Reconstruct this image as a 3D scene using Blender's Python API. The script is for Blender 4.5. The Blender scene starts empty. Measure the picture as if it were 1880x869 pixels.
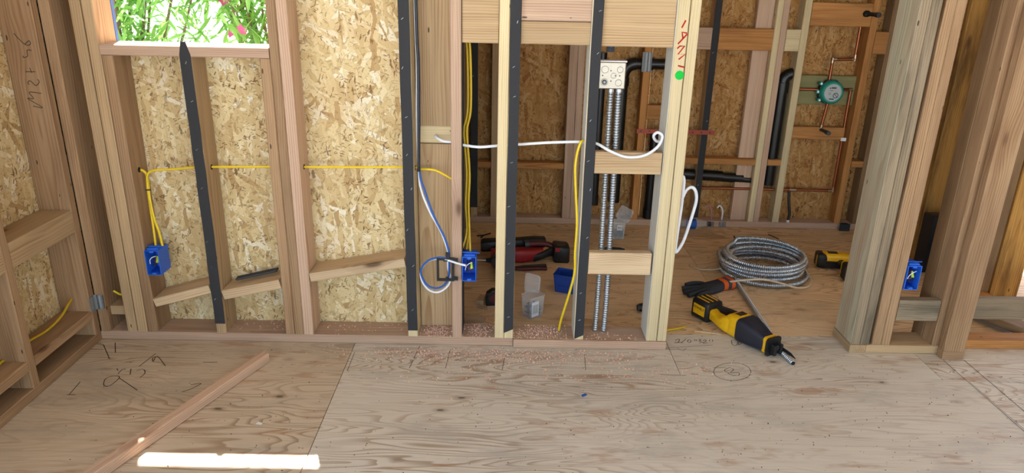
import bpy, math, random
from mathutils import Vector, Matrix, Euler
random.seed(7)
sc = bpy.context.scene
COL = sc.collection

# ------------------------------------------------------------------ camera
CAM_H = 1.437
cam_d = bpy.data.cameras.new('camera'); cam = bpy.data.objects.new('camera', cam_d); COL.objects.link(cam)
cam_d.sensor_width = 36.0; cam_d.lens = 24.987; cam_d.clip_start = 0.02; cam_d.clip_end = 400
_r = Vector((0.99975485, -0.00428121, 0.02172353)); _u = Vector((-0.01897762, 0.33972075, 0.94033487)); _f = Vector((0.01140571, 0.94051661, -0.33955622))
cam.matrix_world = Matrix(((_r.x, _u.x, -_f.x, 0), (_r.y, _u.y, -_f.y, 0), (_r.z, _u.z, -_f.z, CAM_H), (0, 0, 0, 1)))
sc.camera = cam

# ------------------------------------------------------------------ sky, sun, exposure
SUN_DIR = Vector((0.272, -0.740, -1.186)).normalized()          # way the sunlight travels
w = bpy.data.worlds.new('sky'); sc.world = w; w.use_nodes = True
wn = w.node_tree.nodes; wl = w.node_tree.links
bg = wn['Background']; sky = wn.new('ShaderNodeTexSky'); sky.sky_type = 'NISHITA'; sky.sun_disc = False
sky.sun_elevation = math.radians(56.4); sky.sun_rotation = math.atan2(-SUN_DIR.x, -SUN_DIR.y)
sky.air_density = 1.2; sky.dust_density = 0.7; sky.ozone_density = 1.0
wl.new(sky.outputs[0], bg.inputs[0]); bg.inputs[1].default_value = 0.24
sun_d = bpy.data.lights.new('sun', 'SUN'); sun = bpy.data.objects.new('sun', sun_d); COL.objects.link(sun)
sun_d.energy = 12.0; sun_d.angle = math.radians(0.53); sun_d.color = (1.0, 0.975, 0.94)
sun.rotation_euler = SUN_DIR.to_track_quat('-Z', 'Y').to_euler(); sun.location = (-3, 9, 14)
vs = sc.view_settings
vs.view_transform = 'Standard'; vs.look = 'None'; vs.gamma = 1.0; vs.use_curve_mapping = False
vs.exposure = 1.38
try:
    sc.cycles.max_bounces = 8; sc.cycles.diffuse_bounces = 4
except Exception: pass

# ------------------------------------------------------------------ helpers
def lin(c):
    c /= 255.0
    return c/12.92 if c <= 0.04045 else ((c+0.055)/1.055)**2.4
def rgb(r, g, b): return (lin(r), lin(g), lin(b), 1)

class MB:
    def __init__(s): s.v = []; s.f = []; s.sm = []
    def add(s, vs_, fs, smooth=False):
        o = len(s.v); s.v += [tuple(p) for p in vs_]
        for f in fs: s.f.append([i+o for i in f]); s.sm.append(smooth)
        return s
    def box(s, x0, x1, y0, y1, z0, z1):
        return s.add([(x0,y0,z0),(x1,y0,z0),(x1,y1,z0),(x0,y1,z0),(x0,y0,z1),(x1,y0,z1),(x1,y1,z1),(x0,y1,z1)],
                     [(3,2,1,0),(4,5,6,7),(0,1,5,4),(1,2,6,5),(2,3,7,6),(3,0,4,7)])
    def hull(s, secs, smooth=True, caps=True, closed=False):
        n = len(secs[0]); vv = [p for q in secs for p in q]; ff = []
        m = len(secs)
        for i in range(m if closed else m-1):
            j = (i+1) % m
            for k in range(n):
                k2 = (k+1) % n
                ff.append((i*n+k, i*n+k2, j*n+k2, j*n+k))
        s.add(vv, ff, smooth)
        if caps and not closed:
            s.add(secs[0], [tuple(reversed(range(n)))]); s.add(secs[-1], [tuple(range(n))])
        return s
    def tube(s, pts, r, n=8, closed=False, rads=None, flat=None, caps=True):
        P = [Vector(p) for p in pts]; m = len(P); secs = []; up = None
        for i in range(m):
            if closed: t = P[(i+1) % m]-P[i-1]
            else: t = P[min(i+1, m-1)]-P[max(i-1, 0)]
            t = t.normalized() if t.length > 1e-9 else Vector((0,0,1))
            if up is None:
                up = Vector((0,0,1)) if abs(t.z) < .9 else Vector((0,1,0))
            a = up - t*up.dot(t)
            if a.length < 1e-6: a = t.orthogonal()
            a.normalize(); up = a; b = t.cross(a)
            rr_ = rads[i] if rads else r
            fa, fb = flat if flat else (1, 1)
            secs.append([P[i]+a*(rr_*fa*math.cos(2*math.pi*k/n))+b*(rr_*fb*math.sin(2*math.pi*k/n)) for k in range(n)])
        return s.hull(secs, True, caps, closed)
    def cyl(s, p0, p1, r0, r1=None, n=16, caps=True):
        return s.tube([p0, p1], r0, n, rads=[r0, r0 if r1 is None else r1], caps=caps)
    def ribbon(s, pts, wd, nrm, wob=0):
        P = [Vector(p) for p in pts]; nrm = Vector(nrm); L = []
        for i in range(len(P)):
            t = (P[min(i+1, len(P)-1)]-P[max(i-1, 0)]).normalized(); b = t.cross(nrm).normalized()*(wd/2)
            L += [P[i]-b, P[i]+b]
        return s.add(L, [(2*i, 2*i+1, 2*i+3, 2*i+2) for i in range(len(P)-1)])
    def mesh(s, name):
        me = bpy.data.meshes.new(name); me.from_pydata(s.v, [], s.f)
        me.polygons.foreach_set('use_smooth', s.sm); me.update()
        return me

def spl(pts, k=6, closed=False):
    P = [Vector(p) for p in pts]; n = len(P); out = []
    rng = range(n if closed else n-1)
    for i in rng:
        if closed: a, b, c, d = P[i-1], P[i], P[(i+1) % n], P[(i+2) % n]
        else: a, b, c, d = P[max(i-1, 0)], P[i], P[i+1], P[min(i+2, n-1)]
        for j in range(k):
            t = j/k
            out.append(0.5*((2*b)+(c-a)*t+(2*a-5*b+4*c-d)*t*t+(3*b-a-3*c+d)*t**3))
    if not closed: out.append(P[-1])
    return out
def rrect(hw, hh, r, n=3):
    out = []
    for cx, cy, a0 in ((hw-r, hh-r, 0), (-hw+r, hh-r, 90), (-hw+r, -hh+r, 180), (hw-r, -hh+r, 270)):
        for k in range(n+1):
            a = math.radians(a0+90*k/n); out.append((cx+r*math.cos(a), cy+r*math.sin(a)))
    return out
def loftx(mb, secs, n=3, smooth=True):
    """secs: (x, yc, zc, half width y, half height z, corner radius)"""
    return mb.hull([[(x, yc+p[0], zc+p[1]) for p in rrect(hw, hh, min(r, hw*.98, hh*.98), n)] for x, yc, zc, hw, hh, r in secs], smooth)

def obj(name, mb, mat, parent=None, loc=None, rot=None, bevel=0):
    me = mb if isinstance(mb, bpy.types.Mesh) else mb.mesh(name)
    if mat is not None and len(me.materials) == 0: me.materials.append(mat)
    o = bpy.data.objects.new(name, me); COL.objects.link(o)
    if parent is not None: o.parent = parent
    if loc is not None: o.location = loc
    if rot is not None: o.rotation_euler = rot
    if bevel:
        b = o.modifiers.new('bevel', 'BEVEL'); b.width = bevel; b.segments = 2; b.limit_method = 'ANGLE'
    return o
def tag(o, label=None, cat=None, group=None, kind=None):
    if label: o['label'] = label
    if cat: o['category'] = cat
    if group: o['group'] = group
    if kind: o['kind'] = kind
    return o
def empty(name, label, cat, loc=(0,0,0), rotz=0, group=None, kind=None):
    o = bpy.data.objects.new(name, None); COL.objects.link(o); o.location = loc; o.rotation_euler = (0, 0, rotz); o.empty_display_size = .05
    return tag(o, label, cat, group, kind)

# ------------------------------------------------------------------ materials
class NT:
    def __init__(s, name):
        s.m = bpy.data.materials.new(name); s.m.use_nodes = True; s.t = s.m.node_tree; s.N = s.t.nodes; s.L = s.t.links
        s.b = s.N['Principled BSDF']
    def n(s, typ, **kw):
        x = s.N.new('ShaderNode'+typ)
        for k, v in kw.items(): setattr(x, k, v)
        return x
    def put(s, sock, v):
        if hasattr(v, 'is_output') or isinstance(v, bpy.types.NodeSocket): s.L.new(v, sock)
        else: sock.default_value = v
    def math(s, op, a, b=None, clamp=False):
        x = s.n('Math', operation=op); x.use_clamp = clamp; s.put(x.inputs[0], a)
        if b is not None: s.put(x.inputs[1], b)
        return x.outputs[0]
    def mix(s, fac, a, b, mode='MIX'):
        x = s.n('Mix', data_type='RGBA', blend_type=mode); x.clamp_factor = True
        s.put(x.inputs[0], fac); s.put(x.inputs[6], a); s.put(x.inputs[7], b); return x.outputs[2]
    def vmul(s, v, c):
        x = s.n('VectorMath', operation='MULTIPLY'); s.put(x.inputs[0], v); s.put(x.inputs[1], c); return x.outputs[0]
    def vadd(s, v, c):
        x = s.n('VectorMath', operation='ADD'); s.put(x.inputs[0], v); s.put(x.inputs[1], c); return x.outputs[0]
    def coord(s, rnd=True):
        tc = s.n('TexCoord').outputs['Object']
        if not rnd: return tc
        oi = s.n('ObjectInfo').outputs['Random']
        c = s.n('CombineXYZ'); s.L.new(s.math('MULTIPLY', oi, 37.1), c.inputs[0]); s.L.new(s.math('MULTIPLY', oi, 71.3), c.inputs[1]); s.L.new(s.math('MULTIPLY', oi, 53.7), c.inputs[2])
        return s.vadd(tc, c.outputs[0])
    def noise(s, v, scale=1., detail=3., rough=.5, dist=0.):
        x = s.n('TexNoise'); s.L.new(v, x.inputs['Vector']); x.inputs['Scale'].default_value = scale; x.inputs['Detail'].default_value = detail
        x.inputs['Roughness'].default_value = rough; x.inputs['Distortion'].default_value = dist; return x.outputs['Fac']
    def vor(s, v, scale=1., rand=1.):
        x = s.n('TexVoronoi'); s.L.new(v, x.inputs['Vector']); x.inputs['Scale'].default_value = scale; x.inputs['Randomness'].default_value = rand; return x
    def ramp(s, v, stops, interp='LINEAR'):
        x = s.n('ValToRGB'); s.L.new(v, x.inputs[0]); e = x.color_ramp.elements; x.color_ramp.interpolation = interp
        while len(e) < len(stops): e.new(.5)
        for i, (p, c) in enumerate(stops): e[i].position = p; e[i].color = c if len(c) == 4 else (*c, 1)
        return x.outputs[0]
    def step(s, v, a, b):
        x = s.n('MapRange'); x.interpolation_type = 'SMOOTHSTEP'; s.L.new(v, x.inputs[0]); x.inputs[1].default_value = a; x.inputs[2].default_value = b
        return x.outputs[0]
    def bump(s, h, strength=.3, dist=.002):
        x = s.n('Bump'); x.inputs['Strength'].default_value = strength; x.inputs['Distance'].default_value = dist; s.L.new(h, x.inputs['Height']); s.L.new(x.outputs[0], s.b.inputs['Normal'])
    def fin(s, col, rough=.7, spec=.3):
        s.put(s.b.inputs['Base Color'], col); s.put(s.b.inputs['Roughness'], rough); s.b.inputs['Specular IOR Level'].default_value = spec; return s.m

def plain(name, c, rough=.5, metal=0., spec=.5, var=.12, scale=60.):
    t = NT(name); v = t.coord(); n = t.noise(v, scale, 3)
    d = tuple(x*(1-var*1.6) for x in c[:3])+(1,); l = tuple(min(1, x*(1+var)) for x in c[:3])+(1,)
    t.b.inputs['Metallic'].default_value = metal
    return t.fin(t.mix(n, d, l), rough, spec)

def lumber(name, early, late, fibre=.35, knots=.5, ring=.0085, stain=None, stain_amt=.0, rough=.75):
    """sawn softwood, grain along local Z"""
    t = NT(name); v = t.coord()
    raw = t.n('TexCoord').outputs['Object']
    oi = t.n('ObjectInfo').outputs['Random']
    low = t.noise(t.vmul(v, (7, 7, 1.1)), 1., 2)
    # knots
    kv = t.vor(t.vmul(v, (7, 7, 2.6)), 1.)
    kd = kv.outputs['Distance']; kc = t.n('SeparateColor'); t.L.new(kv.outputs['Color'], kc.inputs[0])
    sel = t.math('GREATER_THAN', kc.outputs[0], 1-knots*.7)
    kn = t.math('MULTIPLY', t.math('SUBTRACT', 1., t.step(kd, .05, .14)), sel)
    halo = t.math('MULTIPLY', t.math('SUBTRACT', 1., t.step(kd, .08, .42)), sel)
    # growth rings round an off-board pith
    cx = t.math('ADD', t.math('MULTIPLY', t.math('SUBTRACT', oi, .5), .30), .0)
    co = t.n('CombineXYZ'); t.L.new(cx, co.inputs[0]); co.inputs[1].default_value = .055
    rv = t.vadd(raw, co.outputs[0])
    sx = t.n('SeparateXYZ'); t.L.new(rv, sx.inputs[0])
    d = t.math('SQRT', t.math('ADD', t.math('MULTIPLY', sx.outputs[0], sx.outputs[0]), t.math('MULTIPLY', sx.outputs[1], sx.outputs[1])))
    d = t.math('ADD', d, t.math('MULTIPLY', low, .055)); d = t.math('ADD', d, t.math('MULTIPLY', halo, .012))
    ph = t.math('FRACT', t.math('DIVIDE', d, ring))
    rg = t.math('MULTIPLY', t.step(ph, .25, .9), t.math('SUBTRACT', 1., t.step(ph, .92, 1.)))
    rg = t.math('MULTIPLY', rg, t.math('ADD', t.math('MULTIPLY', t.step(t.noise(t.vmul(v, (26, 26, 1.5)), 1., 3), .35, .65), .8), .25))
    fi = t.noise(t.vmul(v, (260, 260, 5)), 1., 3, .6)
    sp = t.noise(t.vmul(v, (60, 60, 2)), 1., 3, .6)
    c = t.mix(rg, early, late)
    dk = tuple(x*.62 for x in early[:3])+(1,)
    c = t.mix(t.math('MULTIPLY', t.step(fi, .45, .8), fibre), c, dk)
    lo2 = tuple(min(1, x*1.25) for x in early[:3])+(1,)
    c = t.mix(t.math('MULTIPLY', t.step(sp, .45, .75), .5), c, lo2)
    big = t.noise(t.vmul(v, (3, 3, 1.3)), 1., 2)
    c = t.mix(t.math('MULTIPLY', t.step(big, .4, .75), .3), c, dk)
    if stain:
        st = t.noise(t.vmul(v, (14, 14, 1.6)), 1., 4, .65)
        c = t.mix(t.math('MULTIPLY', t.step(st, .42, .68), stain_amt), c, stain)
    c = t.mix(t.math('MULTIPLY', halo, .25), c, rgb(120, 75, 45))
    c = t.mix(t.math('MULTIPLY', kn, .75), c, rgb(72, 44, 26))
    # nail holes, pitch flecks
    hv = t.vor(t.vmul(v, (30, 30, 9)), 1.); hc = t.n('SeparateColor'); t.L.new(hv.outputs['Color'], hc.inputs[0])
    ho = t.math('MULTIPLY', t.math('LESS_THAN', hv.outputs['Distance'], .09), t.math('GREATER_THAN', hc.outputs[1], .82))
    c = t.mix(t.math('MULTIPLY', ho, .8), c, rgb(40, 26, 18))
    hs = t.n('HueSaturation'); t.L.new(c, hs.inputs['Color'])
    t.L.new(t.math('ADD', t.math('MULTIPLY', oi, .18), .80), hs.inputs['Value'])
    t.bump(t.math('ADD', t.math('MULTIPLY', rg, .4), fi), .25, .0012)
    return t.fin(hs.outputs[0], rough, .25)

M = {}
M['fir'] = lumber('fir lumber', rgb(200, 170, 132), rgb(172, 134, 96))
M['pink'] = lumber('pink fir lumber', rgb(208, 176, 152), rgb(186, 146, 120), knots=.3)
M['light'] = lumber('pale yellow lumber', rgb(226, 206, 166), rgb(210, 182, 136), knots=.25)
M['brown'] = lumber('brown lumber', rgb(160, 128, 94), rgb(134, 102, 70), stain=rgb(96, 72, 52), stain_amt=.35)
M['tan'] = lumber('dim-lit tan lumber', rgb(182, 148, 114), rgb(152, 114, 80), stain=rgb(122, 88, 62), stain_amt=.45)  # weaker light at the left and right walls put into the wood colour
M['orange'] = lumber('orange lumber', rgb(200, 142, 84), rgb(172, 112, 60), stain=rgb(110, 66, 32), stain_amt=.4)
M['rough'] = lumber('rough orange lumber', rgb(205, 155, 84), rgb(176, 122, 58), stain=rgb(66, 44, 26), stain_amt=.75, knots=.7)
M['grey'] = lumber('weathered grey lumber', rgb(160, 142, 118), rgb(136, 114, 90), stain=rgb(80, 74, 64), stain_amt=.7)
M['pale'] = lumber('left-lit pale lumber', rgb(190, 184, 160), rgb(164, 150, 122), stain=rgb(172, 138, 116), stain_amt=.6, fibre=.35)  # greenish wood, made paler by light from the left put into its colour
M['skylit_edge'] = lumber('skylit lumber face', rgb(222, 220, 212), rgb(206, 200, 186), fibre=.15, knots=.1)  # skylight from the left put into the face colour
M['treated'] = lumber('green treated lumber', rgb(150, 144, 100), rgb(132, 124, 84), fibre=.2, knots=.2)
M['whitewood'] = lumber('fresh cut lumber', rgb(222, 194, 158), rgb(204, 166, 126), knots=.3)

def osb(name, tone=1.0):
    t = NT(name); v = t.coord()
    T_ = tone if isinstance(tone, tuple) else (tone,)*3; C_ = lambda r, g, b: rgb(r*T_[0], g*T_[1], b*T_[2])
    sx = t.n('SeparateXYZ'); t.L.new(v, sx.inputs[0])
    cb = t.n('CombineXYZ'); t.L.new(t.math('ADD', sx.outputs[0], sx.outputs[1]), cb.inputs[0]); t.L.new(sx.outputs[2], cb.inputs[1]); uv = cb.outputs[0]
    wv = t.n('TexNoise'); t.L.new(uv, wv.inputs['Vector']); wv.inputs['Scale'].default_value = 28; wv.inputs['Detail'].default_value = 4; wv.inputs['Roughness'].default_value = .65
    sub = t.n('VectorMath', operation='SUBTRACT'); t.L.new(wv.outputs['Color'], sub.inputs[0]); sub.inputs[1].default_value = (.5, .5, .5)
    vv = t.vadd(uv, t.vmul(sub.outputs[0], (.022, .022, 0)))
    def layer(ang, sc_, edge=False):
        mp = t.n('Mapping'); mp.vector_type = 'TEXTURE'; t.L.new(vv, mp.inputs['Vector']); mp.inputs['Rotation'].default_value = (0, 0, math.radians(ang)); mp.inputs['Scale'].default_value = (1/sc_[0], 1/sc_[1], 1)
        x = t.n('TexVoronoi', voronoi_dimensions='2D'); t.L.new(mp.outputs[0], x.inputs['Vector']); x.inputs['Scale'].default_value = 1.
        k = t.n('SeparateColor'); t.L.new(x.outputs['Color'], k.inputs[0]); e_ = None
        if edge:
            y = t.n('TexVoronoi', voronoi_dimensions='2D', feature='DISTANCE_TO_EDGE'); t.L.new(mp.outputs[0], y.inputs['Vector']); y.inputs['Scale'].default_value = 1.
            e_ = t.math('SUBTRACT', 1., t.step(y.outputs['Distance'], .01, .07))
        return x.outputs['Distance'], k, e_
    st = [(0, C_(180, 146, 100)), (.10, C_(204, 176, 128)), (.45, C_(218, 194, 146)), (.8, C_(229, 209, 166)), (1, C_(240, 230, 206))]
    col = None; h_ = None; brk = t.step(t.noise(uv, 34, 2), .42, .62)
    for i, (ang, sc_, thr) in enumerate(((80, (9, 38), 0), (25, (10, 46), .45), (118, (11, 50), .5), (58, (10, 52), .6), (152, (13, 60), .65), (95, (12, 64), .68))):
        d, k, e_ = layer(ang, sc_, True); c = t.ramp(k.outputs[0], st)
        c = t.mix(t.math('MULTIPLY', t.math('MULTIPLY', e_, brk), .5), c, C_(132, 98, 62))
        col = c if col is None else t.mix(t.math('GREATER_THAN', k.outputs[1], thr), col, c)
        h_ = k.outputs[2] if h_ is None else t.mix(t.math('GREATER_THAN', k.outputs[1], thr), h_, k.outputs[2])
    fi = t.noise(t.vmul(uv, (150, 150, 1)), 1., 5, .75, .8)
    col = t.mix(t.math('MULTIPLY', t.step(fi, .44, .74), .38), col, C_(168, 134, 92))
    cl = t.step(t.noise(uv, 9, 3), .40, .62)
    for ang, th, sc_ in ((20, .93, (50, 230)), (70, .92, (36, 170)), (115, .94, (60, 260)), (160, .94, (44, 220)), (95, .965, (22, 95))):
        d, ke, _ = layer(ang, sc_)
        dk = t.math('MULTIPLY', t.math('GREATER_THAN', ke.outputs[0], th), t.math('LESS_THAN', d, .40))
        col = t.mix(t.math('MULTIPLY', dk, t.math('ADD', t.math('MULTIPLY', cl, .55), .3)), col, C_(104, 74, 48))
    big = t.noise(uv, 4.5, 3); col = t.mix(t.math('MULTIPLY', t.step(big, .42, .75), .28), col, C_(190, 150, 104))
    t.bump(h_, .3, .0012)
    return t.fin(col, .8, .2)
M['osb'] = osb('oriented strand board')
M['osb_shaded'] = osb('shaded oriented strand board', (.82, .69, .55))  # dimmer, warmer bathroom light put into the board colour

def plywood(name, k=(1, 1, 1)):
    t = NT(name); K = lambda r, g, b: rgb(r*k[0], g*k[1], b*k[2]); raw = t.n('TexCoord').outputs['Object']; v = t.coord()
    hgt = t.noise(t.vmul(v, (1.0, 5.5, 1)), 1., 2.5, .45, .35)
    ln = t.math('FRACT', t.math('MULTIPLY', hgt, 30.))
    line = t.math('MULTIPLY', t.step(ln, .45, .93), t.math('SUBTRACT', 1., t.step(ln, .94, 1.)))
    msk = t.noise(t.vmul(v, (1.4, 2.6, 1)), 1., 2)
    line = t.math('MULTIPLY', line, t.math('ADD', t.math('MULTIPLY', t.step(msk, .36, .60), .8), .2))
    stk = t.noise(t.vmul(v, (3.5, 130, 1)), 1., 4, .6)
    base = t.mix(t.noise(t.vmul(v, (1.6, 4, 1)), 1., 4), K(206, 195, 178), K(224, 215, 202))
    c = t.mix(t.math('MULTIPLY', line, .75), base, K(158, 134, 108))
    c = t.mix(t.math('MULTIPLY', t.step(stk, .48, .75), .35), c, K(164, 146, 128))
    gr = t.noise(t.vmul(v, (2.2, 5.5, 1)), 1., 5, .65); c = t.mix(t.math('MULTIPLY', t.step(gr, .50, .74), .6), c, K(170, 164, 156))
    red = t.noise(t.vmul(v, (3.5, 14, 1)), 1.3, 3, .6); c = t.mix(t.math('MULTIPLY', t.step(red, .56, .70), .5), c, rgb(166, 118, 80))
    kv = t.vor(t.vmul(v, (4.2, 8.4, 0.01)), 1.); kc = t.n('SeparateColor'); t.L.new(kv.outputs['Color'], kc.inputs[0])
    sel = t.math('GREATER_THAN', kc.outputs[0], .25)
    wob = t.math('ADD', kv.outputs['Distance'], t.math('MULTIPLY', t.math('SUBTRACT', t.noise(v, 45, 2), .5), .05))
    c = t.mix(t.math('MULTIPLY', t.math('MULTIPLY', t.math('SUBTRACT', 1., t.step(wob, .07, .17)), sel), .35), c, rgb(120, 92, 66))
    c = t.mix(t.math('MULTIPLY', t.math('MULTIPLY', t.math('SUBTRACT', 1., t.step(wob, .035, .075)), sel), .8), c, rgb(80, 64, 50))
    sv = t.vor(t.vmul(v, (26, 40, 0.01)), 1.); sk = t.n('SeparateColor'); t.L.new(sv.outputs['Color'], sk.inputs[0])
    sp = t.math('MULTIPLY', t.math('LESS_THAN', sv.outputs['Distance'], .085), t.math('GREATER_THAN', sk.outputs[1], .72))
    c = t.mix(t.math('MULTIPLY', sp, .75), c, rgb(62, 48, 38))
    t.bump(t.math('ADD', stk, line), .2, .001)
    return t.fin(c, .62, .3)
M['ply'] = plywood('subfloor plywood'); M['ply2'] = plywood('warm-lit subfloor plywood', (1.06, .95, .80)); M['ply3'] = plywood('light-tinted tan subfloor plywood', (.95, .91, .86))  # second and third tints carry the warmer light away from the opening
M['dark'] = plain('dark void', rgb(30, 24, 20), .9)
M['felt'] = plain('black sound tape', rgb(58, 58, 61), .85, 0, .2, .15, 400)
M['black'] = plain('black plastic', rgb(24, 24, 27), .45)
M['abs'] = plain('black drain plastic', rgb(18, 18, 20), .35)
M['darkgrey'] = plain('dark grey plastic', rgb(58, 58, 62), .5)
M['boot'] = plain('navy black rubber', rgb(30, 33, 48), .55)
M['yellow'] = plain('tool yellow plastic', rgb(240, 184, 20), .4)
M['red'] = plain('tool red plastic', rgb(150, 24, 30), .45)
M['dkred'] = plain('dark red grip', rgb(82, 24, 28), .5)
M['blue'] = plain('blue box plastic', rgb(38, 104, 220), .4, 0, .5, .08)
M['binblue'] = plain('deep blue bin plastic', rgb(18, 62, 150), .45, 0, .5, .08)
M['steel'] = plain('galvanised steel', rgb(190, 196, 205), .3, .9, .5, .12, 90)
M['steel2'] = plain('zinc box steel', rgb(160, 152, 140), .35, .9, .5, .1, 60)
M['galv'] = plain('dull nail plate steel', rgb(150, 155, 160), .5, .7, .5, .2, 120)
M['copper'] = plain('copper pipe', rgb(158, 92, 62), .35, .85, .5, .15, 70)
M['solder'] = plain('solder joint', rgb(178, 150, 128), .3, .9)
M['redstrap'] = plain('copper strap', rgb(150, 70, 55), .45, .6)
M['teal'] = plain('teal plastic guard', rgb(20, 140, 125), .4)
M['label_grey'] = plain('grey label film', rgb(176, 182, 182), .5)
M['cable_y'] = plain('yellow cable jacket', rgb(238, 204, 40), .45, 0, .4, .08)
M['cable_yd'] = plain('dusty yellow cable jacket', rgb(205, 168, 40), .5, 0, .4, .1)
M['cable_w'] = plain('white cable jacket', rgb(236, 238, 246), .45, 0, .4, .04)
M['cable_b'] = plain('blue cable jacket', rgb(40, 92, 176), .45, 0, .4, .08)
M['cable_k'] = plain('dark navy cable jacket', rgb(22, 26, 40), .45)
M['beige'] = plain('beige cord', rgb(208, 188, 162), .6)
M['orange_band'] = plain('orange knit', rgb(226, 98, 44), .9, 0, .2, .2, 300)
M['glove'] = plain('dark rubber glove', rgb(50, 52, 58), .75, 0, .3, .25, 200)
M['white'] = plain('white plastic', rgb(232, 232, 235), .5, 0, .5, .04)
M['pinkpl'] = plain('pink plastic film', rgb(190, 130, 132), .4)
M['pencil'] = plain('pencil line', rgb(78, 66, 58), .9, 0, .1)
M['inkgreen'] = plain('green dot', rgb(30, 190, 70), .8, 0, .2)
M['inkred'] = plain('red crayon', rgb(176, 42, 36), .9, 0, .2)
M['shaving'] = plain('wood shavings', rgb(234, 196, 178), .9, 0, .1, .08, 15)
M['dirt'] = plain('dark crumbs', rgb(70, 54, 44), .9, 0, .1, .4, 15)
M['screws'] = plain('dark screws', rgb(60, 66, 80), .4, .6)
M['wirenut'] = plain('lime wire nut', rgb(200, 225, 60), .4)
M['concrete'] = plain('pale concrete', rgb(204, 203, 200), .9, 0, .2, .08, 3)
M['stucco'] = plain('pale stucco', rgb(226, 220, 208), .9, 0, .2, .04, 30)
M['shingle'] = plain('roof deck wood', rgb(206, 192, 170), .85, 0, .2, .15, 8)
M['stem'] = plain('grey brown bark', rgb(126, 108, 90), .85, 0, .2, .2, 40)
M['flower'] = plain('pink petals', rgb(238, 112, 172), .6, 0, .3, .12, 30)
def plastic():
    t = NT('clear plastic'); tr = t.n('BsdfTransparent'); tr.inputs[0].default_value = (.985, .988, .99, 1)
    mx = t.n('MixShader'); mx.inputs[0].default_value = .17
    t.fin(rgb(244, 246, 250), .25, .6); out = t.N['Material Output']
    t.L.new(tr.outputs[0], mx.inputs[1]); t.L.new(t.b.outputs[0], mx.inputs[2]); t.L.new(mx.outputs[0], out.inputs[0]); return t.m
M['clear'] = plastic()
def leafmat():
    t = NT('oleander leaf'); oi = t.n('ObjectInfo').outputs['Random']; n = t.noise(t.coord(), 9, 2)
    c = t.mix(oi, rgb(104, 158, 74), rgb(158, 204, 108)); c = t.mix(t.math('MULTIPLY', n, .4), c, rgb(160, 190, 90))
    tl = t.n('BsdfTranslucent'); t.L.new(c, tl.inputs[0]); mx = t.n('MixShader'); mx.inputs[0].default_value = .5
    t.fin(c, .45, .4); t.L.new(t.b.outputs[0], mx.inputs[1]); t.L.new(tl.outputs[0], mx.inputs[2]); t.L.new(mx.outputs[0], t.N['Material Output'].inputs[0]); return t.m
M['leaf'] = leafmat()

# ------------------------------------------------------------------ lumber pieces
def plank(parent, name, x0, x1, y0, y1, z0, z1, mat, rot=None, ch=.003, axis=None):
    """axis-aligned sawn board with eased long edges; local Z runs along the grain"""
    d = (x1-x0, y1-y0, z1-z0); ax = axis if axis is not None else max(range(3), key=lambda i: d[i])
    ln = d[ax]/2
    if ax == 2: a, b, R = d[0]/2, d[1]/2, Matrix.Identity(3)
    elif ax == 0: a, b, R = d[2]/2, d[1]/2, Matrix(((0,0,1),(0,1,0),(-1,0,0)))
    else: a, b, R = d[0]/2, d[2]/2, Matrix(((1,0,0),(0,0,1),(0,-1,0)))
    c = min(ch, a*.4, b*.4)
    sec = [(a, -b+c), (a, b-c), (a-c, b), (-a+c, b), (-a, b-c), (-a, -b+c), (-a+c, -b), (a-c, -b)]
    mb = MB(); mb.hull([[(p, q, -ln) for p, q in sec], [(p, q, ln) for p, q in sec]], False)
    o = obj(name, mb, M[mat] if isinstance(mat, str) else mat, parent)
    ce = Vector(((x0+x1)/2, (y0+y1)/2, (z0+z1)/2)); q = R.to_4x4()
    if rot is not None: q = rot.to_4x4() @ q
    o.matrix_basis = Matrix.Translation(ce) @ q
    return o
def felt_on(stud, x0, x1, yf, z0, z1, tip=False, torn=False, staples=8):
    """black sound tape stapled to the front edge of a stud; coordinates in the wall's frame"""
    mb = MB(); t = .0025; n = 14; L = []
    for i in range(n+1):
        z = z0+(z1-z0)*i/n; dx = random.uniform(-.0012, .0012)
        a, b = x0+dx, x1+dx
        if tip and i == n:
            L.append([(a, yf-t, z-.045), (b, yf-t, z-.045), (b, yf+.0002, z-.045), (a, yf+.0002, z-.045)]); a += (x1-x0)*.24; b -= (x1-x0)*.34
        L.append([(a, yf-t, z), (b, yf-t, z), (b, yf+.0002, z), (a, yf+.0002, z)])
    if torn:
        L[0] = [(p[0], p[1], z0+(.0 if k in (0, 3) else .018)) for k, p in enumerate(L[0])]
    mb.hull(L, False)
    inv = stud.matrix_basis.inverted()
    o = obj('felt_strip', mb, M['felt'], stud); o.matrix_basis = inv
    o['label'] = 'black sound tape stapled over the edge of the stud'
    for k in range(staples):
        z = z0+(z1-z0)*(k+.5+random.uniform(-.3, .3))/staples; x = random.uniform(x0+.009, x1-.009); a = random.uniform(.3, 1.3)
        s = MB(); s.tube([(x-.005*math.cos(a), yf-t-.0012, z-.005*math.sin(a)), (x+.005*math.cos(a), yf-t-.0012, z+.005*math.sin(a))], .0011, 5)
        q = obj('staple', s, M['steel'], stud); q.matrix_basis = inv

# ================================================================== THE SETTING
F = 2.633          # front face of the near stud wall
WB = 2.758         # back of its studs
B = 4.23           # front face of the bathroom's far wall
# ---- ground, roof
g = MB().box(-70, 70, -70, 90, -.45, -.25); tag(obj('ground', g, M['concrete']), 'pale sunlit concrete yard around the house', 'ground', kind='structure')
ce = empty('ceiling', 'roof deck boards over the rooms', 'ceiling', kind='structure')
for i in range(5):
    y0 = -2.0+i*1.08; obj('roof_panel', MB().box(-2.3, 4.6, y0, y0+1.075, 2.496, 2.56), M['shingle'], ce)
obj('roof_panel', MB().box(-.36, 4.6, 3.405, 4.7, 2.496, 2.56), M['shingle'], ce)

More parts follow.
